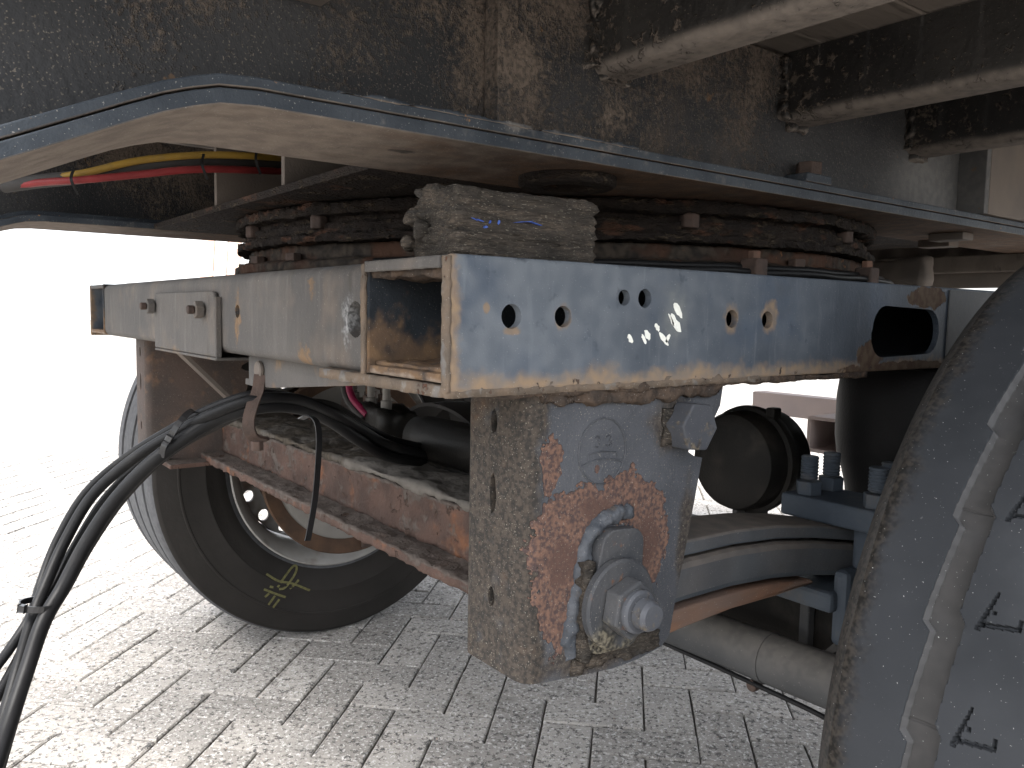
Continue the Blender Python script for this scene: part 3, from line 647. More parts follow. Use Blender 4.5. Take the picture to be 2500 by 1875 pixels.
# ================================================================== DOLLY FRAME
df = thing('trailer_dolly', 'steel steering dolly with drilled blue-grey side beam, rusty hangers and two wheels', 'trailer dolly', (CX, 0.5, 0.855))
ZB, ZT = 0.861, 0.966; BW = 0.150
def side_tube(sgn):
    f = (lambda x: x) if sgn > 0 else (lambda x: 2 * CX - x)
    Y1 = 1.30
    def bx(name, x0, x1, y0, y1, z0, z1, mat, bev=0.002):
        a, b = sorted((f(x0), f(x1))); return box(name, a, b, y0, y1, z0, z1, mat, df, bev)
    outer = bx('beam_side_plate', -0.008, 0.0, 0.0, Y1, ZB - 0.006, ZT, M['beam'], 0.0025)
    if sgn > 0:
        cs = [cyl_cut((0, y, z), 'X', r, -0.02, 0.02) for (y, z, r) in ((0.0605, 0.917, 0.0105), (0.117, 0.9175, 0.0095), (0.191, 0.936, 0.0075), (0.2185, 0.936, 0.009), (0.349, 0.918, 0.0095), (0.4095, 0.9175, 0.0095))]
        def slot(bm):
            pts = []
            for (cy, cz, a0) in ((0.765, 0.905, -90), (0.765, 0.905, 0), (0.655, 0.908, 90), (0.652, 0.902, 180)):
                for k in range(6):
                    a = R(a0 + 18 * k); pts.append((cy + 0.030 * math.cos(a) * 1.0, cz + 0.030 * math.sin(a)))
            add_prism(bm, pts, 'X', -0.02, 0.02); bmesh.ops.recalc_face_normals(bm, faces=bm.faces)
        cs.append(cutter_bm(slot)); cut(outer, cs)
    # inner wall, roof and floor of the tube
    bx('beam_inner_plate', -BW, -BW + 0.008, 0.0, Y1, ZB, ZT, M['tube_in'])
    bx('beam_top_plate', -BW + 0.0085, -0.0085, 0.001, Y1, ZT - 0.0085, ZT - 0.0005, M['cross'])
    bx('beam_bottom_plate', -BW + 0.0085, -0.0085, 0.001, Y1, ZB + 0.0005, ZB + 0.0085, M['tube_in'])
    return outer
side_tube(1); side_tube(-1)
# folded-over front edge of the side plate, opened rusty seam
o = dense_box('rusty_plate_edge', -0.0086, 0.0004, -0.0030, 0.0005, ZB - 0.006, ZT - 0.002, 0.002, M['edge'], df); roughen(o, 0.0010, 110, seed=5)
o = dense_box('rusty_plate_edge', -BW - 0.0005, -BW + 0.0065, -0.0030, 0.0005, ZB - 0.004, ZT - 0.003, 0.002, M['edge'], df); roughen(o, 0.0010, 110, seed=8)
o = dense_box('rusty_plate_edge', -BW + 0.010, -0.011, -0.0045, 0.0008, ZT - 0.011, ZT - 0.0015, 0.0025, M['cross'], df); roughen(o, 0.0007, 110, seed=9)
# hanging dirt inside the tube roof, silt on its floor
o = dense_box('tube_roof_dirt', -BW + 0.010, -0.010, 0.004, 0.16, ZT - 0.016, ZT - 0.0086, 0.004, M['weld'], df); roughen(o, 0.0038, 70, seed=12)
o = dense_box('tube_floor_silt', -BW + 0.010, -0.010, 0.008, 0.16, ZB + 0.0080, ZB + 0.0115, 0.004, M['tube_in'], df); roughen(o, 0.0025, 60, seed=13)
box('tube_light_cap', -BW + 0.009, -0.009, 1.285, 1.293, ZB + 0.009, ZT - 0.009, M['tube_in'], df)  # unseen cap added to keep daylight out, so the slot stays dark
box('tube_stop_plate', -BW + 0.009, -0.009, 0.605, 0.612, ZB + 0.009, ZT - 0.009, M['tube_in'], df)
# bottom plate under the corner
o = dense_box('corner_bottom_plate', -0.245, -0.0005, -0.0035, 0.42, ZB - 0.0105, ZB - 0.0008, 0.005, M['edge'], df); roughen(o, 0.0012, 80, seed=4)
o = dense_box('beam_underscale', -0.035, -0.0025, 0.05, 0.62, ZB - 0.0125, ZB - 0.0062, 0.003, M['weld'], df); roughen(o, 0.0035, 26, seed=21, amp2=0.001, scale2=140)
# plate past the seam, brown doubler above the slot
box('beam_rear_plate', 0.0005, 0.0025, 0.815, 1.30, ZB - 0.004, ZT - 0.003, M['axle'], df, 0.0008)
# front cross beam, rounded tube
def rrect(y0, y1, z0, z1, r, k=5):
    pts = []
    for (cy, cz, a0) in ((y1 - r, z0 + r, -90), (y1 - r, z1 - r, 0), (y0 + r, z1 - r, 90), (y0 + r, z0 + r, 180)):
        for s in range(k + 1): a = R(a0 + 90 * s / k); pts.append((cy + r * math.cos(a), cz + r * math.sin(a)))
    return pts
cb = prism('cross_beam', rrect(0.002, 0.125, ZB - 0.002, ZT - 0.001, 0.013), 'X', 2 * CX + BW + 0.0005, -BW - 0.0005, M['cross'], df, 0)
cut(cb, [cyl_cut((-0.51, 0, 0.916), 'Y', 0.0085, -0.02, 0.03), cyl_cut((-0.172, 0, 0.911), 'Y', 0.0175, -0.02, 0.03)])
for p in cb.data.polygons: p.use_smooth = True
cb.data.set_sharp_from_angle(angle=R(25))
# bolted reinforcement plate wrapping under the cross beam
rp = [( -0.902, 0.853), (-0.902, 0.934), (-0.899, 0.940), (-0.893, 0.943), (-0.592, 0.943), (-0.584, 0.940), (-0.581, 0.932), (-0.576, 0.853)]
o = prism('reinforcement_plate', rp, 'Y', -0.0055, 0.0005, M['cross'], df, 0.0025)
box('plate_lip', -0.9015, -0.5765, -0.0055, 0.06, 0.8485, 0.8525, M['cross'], df, 0.0015)
box('plate_side_lip', -0.5755, -0.571, -0.007, 0.001, 0.853, 0.935, M['cross'], df, 0.0015)
for (x, z) in ((-0.895, 0.921), (-0.627, 0.917)):
    hexa('plate_bolt', (x, -0.0078, z), 'Y', 0.022, -0.011, 0, M['cross'], df, 0.3)
    lathe('bolt_stud', disc_prof(0.006, -0.021, -0.0112), 'Y', (x, -0.0078, z), M['darkbolt'], df, 16)
# support ring for the turntable
bm = bmesh.new(); rg = add_lathe(bm, [(0.50, 0.9675), (0.606, 0.9675), (0.606, 0.976), (0.50, 0.976), (0.50, 0.9675)], 'Z', TC, 96); bmesh.ops.remove_doubles(bm, verts=bm.verts, dist=1e-6)
from_bm('turntable_support', bm, M['ring'], df, smooth=35)
for y in (0.62, 1.18):
    box('inner_cross_beam', 2 * CX + BW + 0.001, -BW - 0.001, y, y + 0.10, ZB, ZT - 0.001, M['greysteel'], df, 0.004)

# spring hanger, near side: folded U plate with tapered rear edge
def hanger(sgn, mat):
    f = (lambda x: x) if sgn > 0 else (lambda x: 2 * CX - x)
    xo, xi, t, y0, y1, rr = -0.010, -0.112, 0.010, 0.089, 0.36, 0.016
    outer = [(xi, y1)]; 
    def arc(cx, cy, r, a0, a1, k=6): return [(cx + r * math.cos(R(a0 + (a1 - a0) * s / k)), cy + r * math.sin(R(a0 + (a1 - a0) * s / k))) for s in range(k + 1)]
    o1 = [(xi, y1)] + arc(xi + rr, y0 + rr, rr, 180, 270) + arc(xo - rr, y0 + rr, rr, 270, 360) + [(xo, y1)]
    ri = rr - t
    i1 = [(xo - t, y1)] + arc(xo - rr, y0 + rr, ri, 360, 270) + arc(xi + rr, y0 + rr, ri, 270, 180) + [(xi + t, y1)]
    pts = [(f(x), y) for (x, y) in o1 + i1]
    o = prism('hanger_bracket', pts, 'Z', 0.555, 0.8495, mat, df, 0)
    side = [(0.06, 0.87), (0.36, 0.87), (0.352, 0.850), (0.348, 0.826), (0.332, 0.802), (0.302, 0.787), (0.300, 0.780), (0.309, 0.775), (0.322, 0.772), (0.312, 0.726), (0.302, 0.682), (0.290, 0.635), (0.281, 0.590), (0.270, 0.580), (0.252, 0.577), (0.235, 0.5745), (0.20, 0.5735), (0.15, 0.578), (0.06, 0.588)]
    def sd(bm):
        add_prism(bm, side, 'X', -2.0, 1.0); bmesh.ops.recalc_face_normals(bm, faces=bm.faces)
    cut(o, [cutter_bm(sd)], 'INTERSECT')
    cs = []
    for (x, z, h) in ((-0.062, 0.820, 0.012), (-0.062, 0.752, 0.020), (-0.062, 0.653, 0.010)):
        def sl(bm, x=x, z=z, h=h):
            add_prism(bm, [(f(x) + a, z + b) for (a, b) in ((-.002, -h), (.003, -h * .8), (.0055, -h * .2), (.004, h * .5), (.001, h), (-.004, h * .7), (-.005, 0), (-.004, -h * .6))], 'Y', 0.05, 0.12); bmesh.ops.recalc_face_normals(bm, faces=bm.faces)
        cs.append(cutter_bm(sl))
    cut(o, cs)
    for p in o.data.polygons: p.use_smooth = True
    o.data.set_sharp_from_angle(angle=R(28))
    return o
hg = hanger(1, M['hanger'])
hf = hanger(-1, M['farhanger'])
PV = (0.186, 0.648)                                     # pivot, y and z
# adjusting plate, weld bead round it, washer, nut, threaded end
pl = []
for (cy, cz, r, a0, a1) in ((0.208, 0.700, 0.016, 0, 80), (0.186, 0.700, 0.018, 95, 150), (0.172, 0.660, 0.014, 165, 190), (0.170, 0.616, 0.016, 190, 270), (0.205, 0.614, 0.016, 270, 350)):
    for s_ in range(5): a = R(a0 + (a1 - a0) * s_ / 4); pl.append((cy + r * math.cos(a), cz + r * math.sin(a)))
prism('adjusting_plate', pl, 'X', -0.0098, 0.004, M['greasebolt'], hg, 0.0015)
cyb = [(-0.0115, y, z) for (y, z) in ((0.214, 0.730), (0.196, 0.728), (0.176, 0.722), (0.160, 0.702), (0.154, 0.672), (0.147, 0.645), (0.141, 0.618), (0.146, 0.598))]
bm = bmesh.new(); add_sweep(bm, catmull(cyb, 10), circ(0.0085, 16)); o = from_bm('weld_bead', bm, M['painted_weld'], hg); roughen(o, 0.0035, 90, seed=31)
lathe('pivot_washer', [(0.0, 0.0042), (0.040, 0.0042), (0.0435, 0.006), (0.0435, 0.0125), (0.041, 0.0145), (0.0, 0.0145)], 'X', (0, PV[0], PV[1]), M['greasebolt'], hg, 48)
hexa('pivot_nut', (0.0147, PV[0], PV[1]), 'X', 0.049, 0.0, 0.019, M['greasebolt'], hg, 0.35, 0.002)
lathe('pivot_nut_collar', [(0.0, 0.019), (0.0205, 0.019), (0.0205, 0.023), (0.018, 0.025), (0.0, 0.025)], 'X', (0.0147, PV[0], PV[1]), M['bolt'], hg, 32)
pr = [(0.0, 0.025)]
for k in range(5): h = 0.0252 + k * 0.0024; pr += [(0.0125, h), (0.0142, h + 0.0012)]
pr += [(0.0130, 0.0385), (0.0115, 0.0405), (0.0, 0.0405)]
lathe('pivot_thread', pr, 'X', (0.0147, PV[0], PV[1]), M['bolt'], hg, 32)
# grease thrown round the pivot
o = dense_box('grease_smear', -0.0105, -0.006, 0.146, 0.262, 0.583, 0.600, 0.003, M['grease'], hg); roughen(o, 0.006, 55, seed=41)
o = dense_box('grease_smear', -0.009, 0.003, 0.148, 0.160, 0.598, 0.690, 0.003, M['grease'], hg); roughen(o, 0.005, 55, seed=42)
# upper hexagon bolt
hexa('shackle_bolt', (-0.009, 0.288, 0.8095), 'X', 0.046, 0.0, 0.024, M['bolt'], hg, 0.95, 0.0018)
o = dense_box('grease_smear', -0.0105, -0.006, 0.258, 0.280, 0.790, 0.828, 0.003, M['grease'], hg); roughen(o, 0.003, 90, seed=43)
# weld between beam and hanger
o = dense_box('weld_seam', -0.020, -0.004, 0.10, 0.345, 0.838, 0.851, 0.003, M['weld'], hg); roughen(o, 0.007, 40, seed=51)
# cast maker's mark: ring, chord and letters raised on the plate
def raised(pts, r, name='raised_mark'):
    bm = bmesh.new(); add_sweep(bm, [Vector((-0.0095, y, z)) for (y, z) in pts], circ(r, 6)); return from_bm(name, bm, M['hanger'], hg, smooth=60)
ec = (0.178, 0.7915)
raised([(ec[0] + 0.030 * math.cos(2 * math.pi * k / 40), ec[1] + 0.0315 * math.sin(2 * math.pi * k / 40)) for k in range(41)], 0.0008)
raised([(ec[0] + u, ec[1] - 0.0125 + 0.005 * (1 - (u / 0.027) ** 2)) for u in [(-0.027 + 0.054 * k / 14) for k in range(15)]], 0.0008)
raised([(0.160, 0.7835), (0.160, 0.790), (0.178, 0.7915), (0.196, 0.789), (0.197, 0.7845)], 0.0006)
for cy in (0.171, 0.186):
    raised([(cy - 0.003, 0.8045), (cy, 0.8065), (cy + 0.003, 0.8045), (cy + 0.001, 0.8015), (cy + 0.0035, 0.7985), (cy + 0.0005, 0.7955), (cy - 0.003, 0.797)], 0.0006)
# far hanger foot lip and slanting brace
box('hanger_foot', 2 * CX + 0.010, 2 * CX + 0.175, 0.12, 0.285, 0.566, 0.576, M['rustbar'], hf, 0.002)
bm = bmesh.new(); add_sweep(bm, [Vector((-1.24, 0.10, 0.852)), Vector((-1.29, 0.26, 0.70))], [(-.02, -.004), (.02, -.004), (.02, .004), (-.02, .004)], (1, 0, 0)); from_bm('slanting_brace', bm, M['greysteel'], df)
bm = bmesh.new(); add_sweep(bm, [Vector((-0.125, 0.16, 0.852)), Vector((-0.125, 0.40, 0.70))], [(-.02, -.004), (.02, -.004), (.02, .004), (-.02, .004)], (1, 0, 0)); from_bm('slanting_brace', bm, M['greysteel'], df)
# rusted cross channel between the hangers
xa, xb = 2 * CX + 0.1125, -0.1125
o = dense_box('channel_web', xa, xb, 0.252, 0.260, 0.587, 0.657, 0.006, M['rustbar'], df); roughen(o, 0.0035, 30, seed=61)
o = dense_box('channel_bottom_flange', xa, xb, 0.204, 0.262, 0.571, 0.5865, 0.006, M['rustbar'], df); roughen(o, 0.0035, 35, seed=62)
o = dense_box('channel_top', xa, xb, 0.2535, 0.41, 0.6575, 0.667, 0.008, M['dustytop'], df); roughen(o, 0.008, 14, seed=63, amp2=0.0025, scale2=60)
# cable bracket under the cross beam, hooked tab, washer
br_pts = [(-0.545, 0.858), (-0.545, 0.826), (-0.558, 0.825), (-0.559, 0.817), (-0.530, 0.8165), (-0.46, 0.820), (-0.16, 0.848), (-0.16, 0.858)]
prism('cable_bracket', br_pts, 'Y', 0.028, 0.033, M['cross'], df, 0.001)
lathe('bracket_bolt', disc_prof(0.012, -0.006, 0.0), 'Y', (-0.497, 0.0278, 0.8405), M['greysteel'], df, 20)
strip('bracket_strap', [(-0.490, 0.024, 0.835), (-0.488, 0.020, 0.815), (-0.482, 0.010, 0.795), (-0.478, 0.004, 0.775), (-0.482, 0.010, 0.757), (-0.492, 0.030, 0.748)], 0.015, 0.004, M['darkbolt'], df, (0.6, 0.8, 0))
hexa('strap_nut', (-0.470, 0.012, 0.752), 'Z', 0.014, -0.012, 0.0, M['darkbolt'], df)

# white paint dabs on the side plate
def dab(pts, name='white_paint_mark', x=0.0004):
    bm = bmesh.new(); add_prism(bm, pts, 'X', 0.00005, x); bmesh.ops.recalc_face_normals(bm, faces=bm.faces); return from_bm(name, bm, M['white'], df)
def blob(cy, cz, l, w, ang, seed):
    rnd = random.Random(seed); pts = []
    for k in range(14):
        a = 2 * math.pi * k / 14; u = l / 2 * math.cos(a) * (1 + rnd.uniform(-.15, .15)); v = w / 2 * math.sin(a) * (1 + rnd.uniform(-.35, .35))
        pts.append((cy + u * math.cos(R(ang)) - v * math.sin(R(ang)), cz + u * math.sin(R(ang)) + v * math.cos(R(ang))))
    return pts
for k, (y, z, l, w, a) in enumerate(((0.2655, 0.9255, 0.018, 0.007, -52), (0.2625, 0.9125, 0.024, 0.0085, -52), (0.256, 0.916, 0.014, 0.003, -55), (0.2365, 0.9085, 0.009, 0.005, -50), (0.2235, 0.9015, 0.012, 0.006, -55), (0.2185, 0.8975, 0.011, 0.004, -60), (0.246, 0.8975, 0.018, 0.005, -42), (0.252, 0.898, 0.010, 0.005, 55), (0.2005, 0.898, 0.011, 0.005, -48))):
    dab(blob(y, z, l, w, a, k))

# ================================================================== STOP BLOCK
sb = dense_box('stop_block', -0.086, -0.020, 0.018, 0.172, 0.9665, 1.022, 0.0024, M['grease'])
for v in sb.data.vertices:
    t = (v.co.y - 0.018) / 0.154
    v.co.z += (v.co.z - 0.9665) / 0.0555 * (0.004 - 0.006 * t)
    if v.co.z > 0.985: v.co.y += 0.0
roughen(sb, 0.0055, 26, seed=71, aniso=(1, 0.4, 4.5), amp2=0.0016, scale2=150, keep=lambda c: c.z < 0.968)
tag(sb, 'grease-caked brown block standing on the corner of the dolly beam', 'block')
for (x, y, z, r, s) in ((-0.088, 0.016, 1.001, 0.008, 1), (-0.090, 0.013, 0.979, 0.0065, 2), (-0.072, 0.018, 0.99, 0.009, 3)):
    bm = bmesh.new(); bmesh.ops.create_icosphere(bm, subdivisions=3, radius=r, matrix=Matrix.Translation((x, y, z)))
    o = from_bm('grease_lump', bm, M['grease'], sb); roughen(o, 0.004, 60, seed=s)
for k, (y, z, l, w, a) in enumerate(((0.030, 0.998, 0.016, 0.0009, -18), (0.040, 0.996, 0.008, 0.0008, -12), (0.050, 0.9955, 0.003, 0.0018, 60), (0.059, 0.996, 0.004, 0.0022, 70), (0.086, 0.9985, 0.022, 0.0006, 8), (0.100, 0.998, 0.014, 0.0006, -10), (0.046, 0.991, 0.003, 0.002, 0))):
    bm = bmesh.new(); add_prism(bm, blob(y, z, l, w, a, 40 + k), 'X', -0.024, -0.0178); bmesh.ops.recalc_face_normals(bm, faces=bm.faces)
    from_bm('blue_paint_scrape', bm, M['bluepaint'], sb)

# ================================================================== LINES ROUND THE TURNTABLE
def arcpts(r, z, a0, a1, n=16, wob=0.0):
    return [(TC[0] + (r + wob * math.sin(k * 1.7)) * math.cos(R(a0 + (a1 - a0) * k / n)), TC[1] + (r + wob * math.sin(k * 1.7)) * math.sin(R(a0 + (a1 - a0) * k / n)), z + wob * 0.6 * math.sin(k * 2.3 + r * 50)) for k in range(n + 1)]
for k, (r, z, w) in enumerate(((0.618, 0.9865, 0.001), (0.632, 0.980, 0.0015), (0.622, 0.975, 0.001))):
    o = tube('brake_pipe', arcpts(r, z, -62, 26, 18, w), 0.0048, M['hose'], None, 4, 10)
    tag(o, ('uppermost thin black brake pipe bent along the turntable ring', 'outermost thin black brake pipe bent along the turntable ring', 'lowest thin black brake pipe bent along the turntable ring')[k], 'pipe', 'brake pipes along the turntable')
for k, a in enumerate((-14, 10)):
    b = thing('pipe_clamp', ('dark upright clamp on brake pipes above the drilled beam', 'dark upright clamp on brake pipes near the right end of turntable')[k], 'clamp', (TC[0] + 0.628 * math.cos(R(a)), TC[1] + 0.628 * math.sin(R(a)), 0.9665), 'clamps on the brake pipes')
    x, y = TC[0] + 0.628 * math.cos(R(a)), TC[1] + 0.628 * math.sin(R(a))
    box('clamp_body', x - 0.014, x + 0.014, y - 0.012, y + 0.012, 0.9668, 0.998, M['darkbolt'], b, 0.003)
    hexa('clamp_bolt', (x, y, 0.998), 'Z', 0.015, 0, 0.010, M['rustbolt'], b)

# ================================================================== WHEELS
RT = 0.506; WZ = 0.5035
def tyre_near():
    """fine tread grid: zigzag groove and L-shaped cuts are real recesses"""
    x0 = 0.158; wid = 0.38; cy, cz = 0.813, WZ
    # angular samples: fine where the camera looks (angle measured from -Y upwards)
    A = []
    a = -20.0
    while a < 340:
        A.append(a)
        a += 0.12 if -2 <= a < 46 else (0.3 if 46 <= a < 66 else 3.0)
    # cross samples
    xs = []
    x = 0.0
    while x < wid:
        xs.append(x); x += 0.00115 if 0.055 < x < 0.155 else 0.004
    xs.append(wid)
    per = 10.0
    sip = []
    def height(u, a):
        # crown and shoulder
        h = 0.0
        e = min(u, wid - u)
        if e < 0.022: h -= 0.016 * (1 - e / 0.022) ** 2.0
        ph = ((a - 0.3) % per) / per
        saw = 0.0085 * (ph if ph < 0.92 else (1 - ph) / 0.08 * 0.92) - 0.003
        ph2 = ((a - 1.9) % per) / per
        saw2 = 0.0075 * (ph2 if ph2 < 0.90 else (1 - ph2) / 0.10 * 0.90) - 0.003
        g0, g1 = 0.0715 + saw * 1.0, 0.0965 + saw2 * 0.9
        if g0 < u < g1:
            t = (u - g0) / (g1 - g0)
            d = min(1.0, min(t / 0.08, (1 - t) / 0.06))
            h -= 0.0105 * (d ** 0.8) * (0.75 + 0.25 * math.sin(math.pi * t))
            bar = abs(((a - 6.4) % (per * 2)) - 5)
            if bar < 0.12: h -= 0.001
        for gc in (0.19, 0.2845):
            if abs(u - gc) < 0.010: h -= 0.010
        # L sipes on the second rib: one per pitch
        b = (a - 6.4) % per - 5.0
        uu = u - 0.110
        if -0.6 < b < 3.1 and abs(uu - (0.0 + 0.0024 * b)) < 0.0014 * (1.2 - 0.25 * b): h -= 0.005
        if abs(b - 0.018 * uu * 1000) < 0.17 and 0.0 < uu < 0.0265: h -= 0.005
        if abs(uu - 0.0262) < 0.0012 and 0.35 < b < 1.3: h -= 0.005
        if (uu - 0.0075) ** 2 + ((b - 1.25) * 0.0088) ** 2 < 0.0015 ** 2: h -= 0.005
        return h
    V, F = [], []
    nx = len(xs)
    for ang in A:
        ca, sa = math.cos(R(ang)), math.sin(R(ang))
        for u in xs:
            r = RT + height(u, ang) + 0.004 * (1 - ((u - wid / 2) / (wid / 2)) ** 2)* 0.0
            V.append((x0 + u, cy - r * ca, cz + r * sa))
    n = len(A)
    for i in range(n):
        for j in range(nx - 1):
            a_, b_ = i * nx + j, ((i + 1) % n) * nx + j
            F.append((a_, b_, b_ + 1, a_ + 1))
    me = bpy.data.meshes.new('tread'); me.from_pydata(V, [], F)
    return me
def tyre_profile(x0, d):
    """sidewall + tread outline (r, x) from inner bead round to outer bead; d=+1 outward along +X"""
    W = 0.38
    p = [(0.300, 0.024), (0.318, 0.010), (0.345, -0.004), (0.372, -0.0095), (0.374, -0.0118), (0.378, -0.0118), (0.380, -0.0105), (0.42, -0.012), (0.436, -0.0098), (0.438, -0.0122), (0.442, -0.0118), (0.444, -0.0085), (0.455, -0.006), (0.475, 0.000), (RT - 0.016, 0.003)]
    return p, W
def wheel(label, x_in, yc, d, tread=None):
    """d = +1: wheel body extends towards +X from its inner face, -1: towards -X"""
    p, W = tyre_profile(0, d)
    c = (x_in, yc, WZ)
    if tread is not None: p = [(r, x + 0.016) for (r, x) in p]
    inner = [(r, d * x) for (r, x) in p]
    outer = [(r, d * (W - x)) for (r, x) in p[::-1]]
    if tread is None:
        tr = [(RT - 0.016, d * 0.0031)]
        for (x, r) in ((0.006, -0.010), (0.014, -0.004), (0.024, -0.001), (0.068, 0), (0.069, -.009), (0.092, -.009), (0.093, 0), (0.178, 0), (0.179, -.01), (0.2, -.01), (0.201, 0), (0.287, 0), (0.288, -.009), (0.31, -.009), (0.311, 0), (0.356, -0.001), (0.366, -.004), (0.374, -.010)):
            tr.append((RT + r, d * x))
        w = lathe('wheel', inner + tr + outer, 'X', c, M['fartyre'], df, 128, 40)
    else:
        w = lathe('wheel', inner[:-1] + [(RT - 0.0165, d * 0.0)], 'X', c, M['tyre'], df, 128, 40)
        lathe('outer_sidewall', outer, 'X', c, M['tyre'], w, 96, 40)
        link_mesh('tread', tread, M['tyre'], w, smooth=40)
    w['label'] = label
    # rim: flange, barrel, disc with hand holes, centre
    rim = lathe('rim', [(r, d * x) for (r, x) in ((0.297, 0.020), (0.306, 0.012), (0.309, 0.004), (0.305, 0.001), (0.298, 0.008), (0.290, 0.020), (0.272, 0.045), (0.268, 0.09), (0.268, 0.20), (0.285, 0.30), (0.306, 0.372), (0.300, 0.374), (0.28, 0.31), (0.262, 0.22))], 'X', c, M['rim'], w, 96, 40)
    bm = bmesh.new()
    add_lathe(bm, [(0.10, d * 0.150), (0.205, d * 0.146), (0.262, d * 0.138), (0.262, d * 0.148), (0.205, d * 0.156), (0.10, d * 0.160), (0.10, d * 0.150)], 'X', c, 96)
    bmesh.ops.remove_doubles(bm, verts=bm.verts, dist=1e-6)
    disc = from_bm('wheel_disc', bm, M['rim'], w)
    cs = []
    for k in range(20):
        a = R(-153.5 + 18 * k); cs.append(cyl_cut((x_in, yc + 0.236 * math.cos(a), WZ - 0.006 + 0.236 * math.sin(a)), 'X', 0.0165, -0.3, 0.3, 14))
    cut(disc, cs)
    lathe('brake_drum', [(r, d * x) for (r, x) in ((0.215, -0.070), (0.252, -0.078), (0.256, -0.074), (0.254, -0.062), (0.205, -0.050), (0.205, 0.142))], 'X', c, M['drumrust'], w, 96, 40)
    bp = lathe('backing_plate', [(0.07, d * -0.074), (0.18, d * -0.072), (0.226, d * -0.066)], 'X', c, M['drum'], w, 72, 40)
    px = sorted((x_in + d * -0.074, x_in + d * -0.086))
    box('inspection_plug', px[0], px[1], yc + 0.030, yc + 0.062, WZ - 0.245, WZ - 0.215, M['darkbolt'], w, 0.002)
    lathe('hub', [(r, d * x) for (r, x) in ((0.0, 0.27), (0.09, 0.27), (0.10, 0.25), (0.11, 0.16), (0.0, 0.16))], 'X', c, M['drum'], w, 40, 40)
    return w
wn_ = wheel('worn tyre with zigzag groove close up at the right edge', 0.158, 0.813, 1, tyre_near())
wc_ = Matrix.Translation((0.348, 0.813, WZ))
wn_.matrix_basis = Matrix.Translation((-0.010, -0.040, 0)) @ wc_ @ Matrix.Rotation(0.04, 4, 'Z') @ Matrix.Rotation(0.03, 4, 'Y') @ wc_.inverted()   # steered and leaning a little
wf_ = wheel('far wheel with yellow crayon mark on its inner sidewall', -1.580, 0.645, -1)
# yellow crayon scribble on the far tyre sidewall
def chalk(pts, r=0.0030):
    P = []
    for (px, py) in pts:
        # sidewall surface x for a given radius
        rad = math.hypot(px - 0.645, py - WZ)
        xs_ = 0.0
        prof = tyre_profile(0, 1)[0]
        for (a, b) in zip(prof[:-1], prof[1:]):
            if a[0] <= rad <= b[0]: t = (rad - a[0]) / (b[0] - a[0]); xs_ = a[1] + t * (b[1] - a[1])
        P.append(Vector((-1.580 - xs_ + 0.0008, px, py)))
    bm = bmesh.new(); add_sweep(bm, catmull(P, 5), [(-r, -0.0006), (r, -0.0006), (r, 0.0006), (-r, 0.0006)], (0, 1, 0))
    from_bm('crayon_stroke', bm, M['chalk'], wf_)
ck = (0.480, 0.168)
def cz_(*pts): chalk([(ck[0] + a, ck[1] + b) for a, b in pts])
cz_((-0.052, 0.040), (-0.02, 0.015), (0.02, 0.0), (0.070, -0.028))
cz_((-0.022, -0.002), (0.0, 0.022), (0.028, 0.042), (0.040, 0.040), (0.030, 0.022), (0.0, -0.006), (-0.018, -0.008))
cz_((0.012, -0.012), (0.028, -0.004), (0.040, 0.006))
cz_((-0.060, 0.000), (-0.03, -0.018), (0.0, -0.034))
cz_((-0.046, -0.014), (-0.058, -0.022)); cz_((-0.030, -0.024), (-0.048, -0.046)); cz_((-0.018, -0.036), (-0.036, -0.056)); cz_((-0.044, 0.004), (-0.034, 0.0))

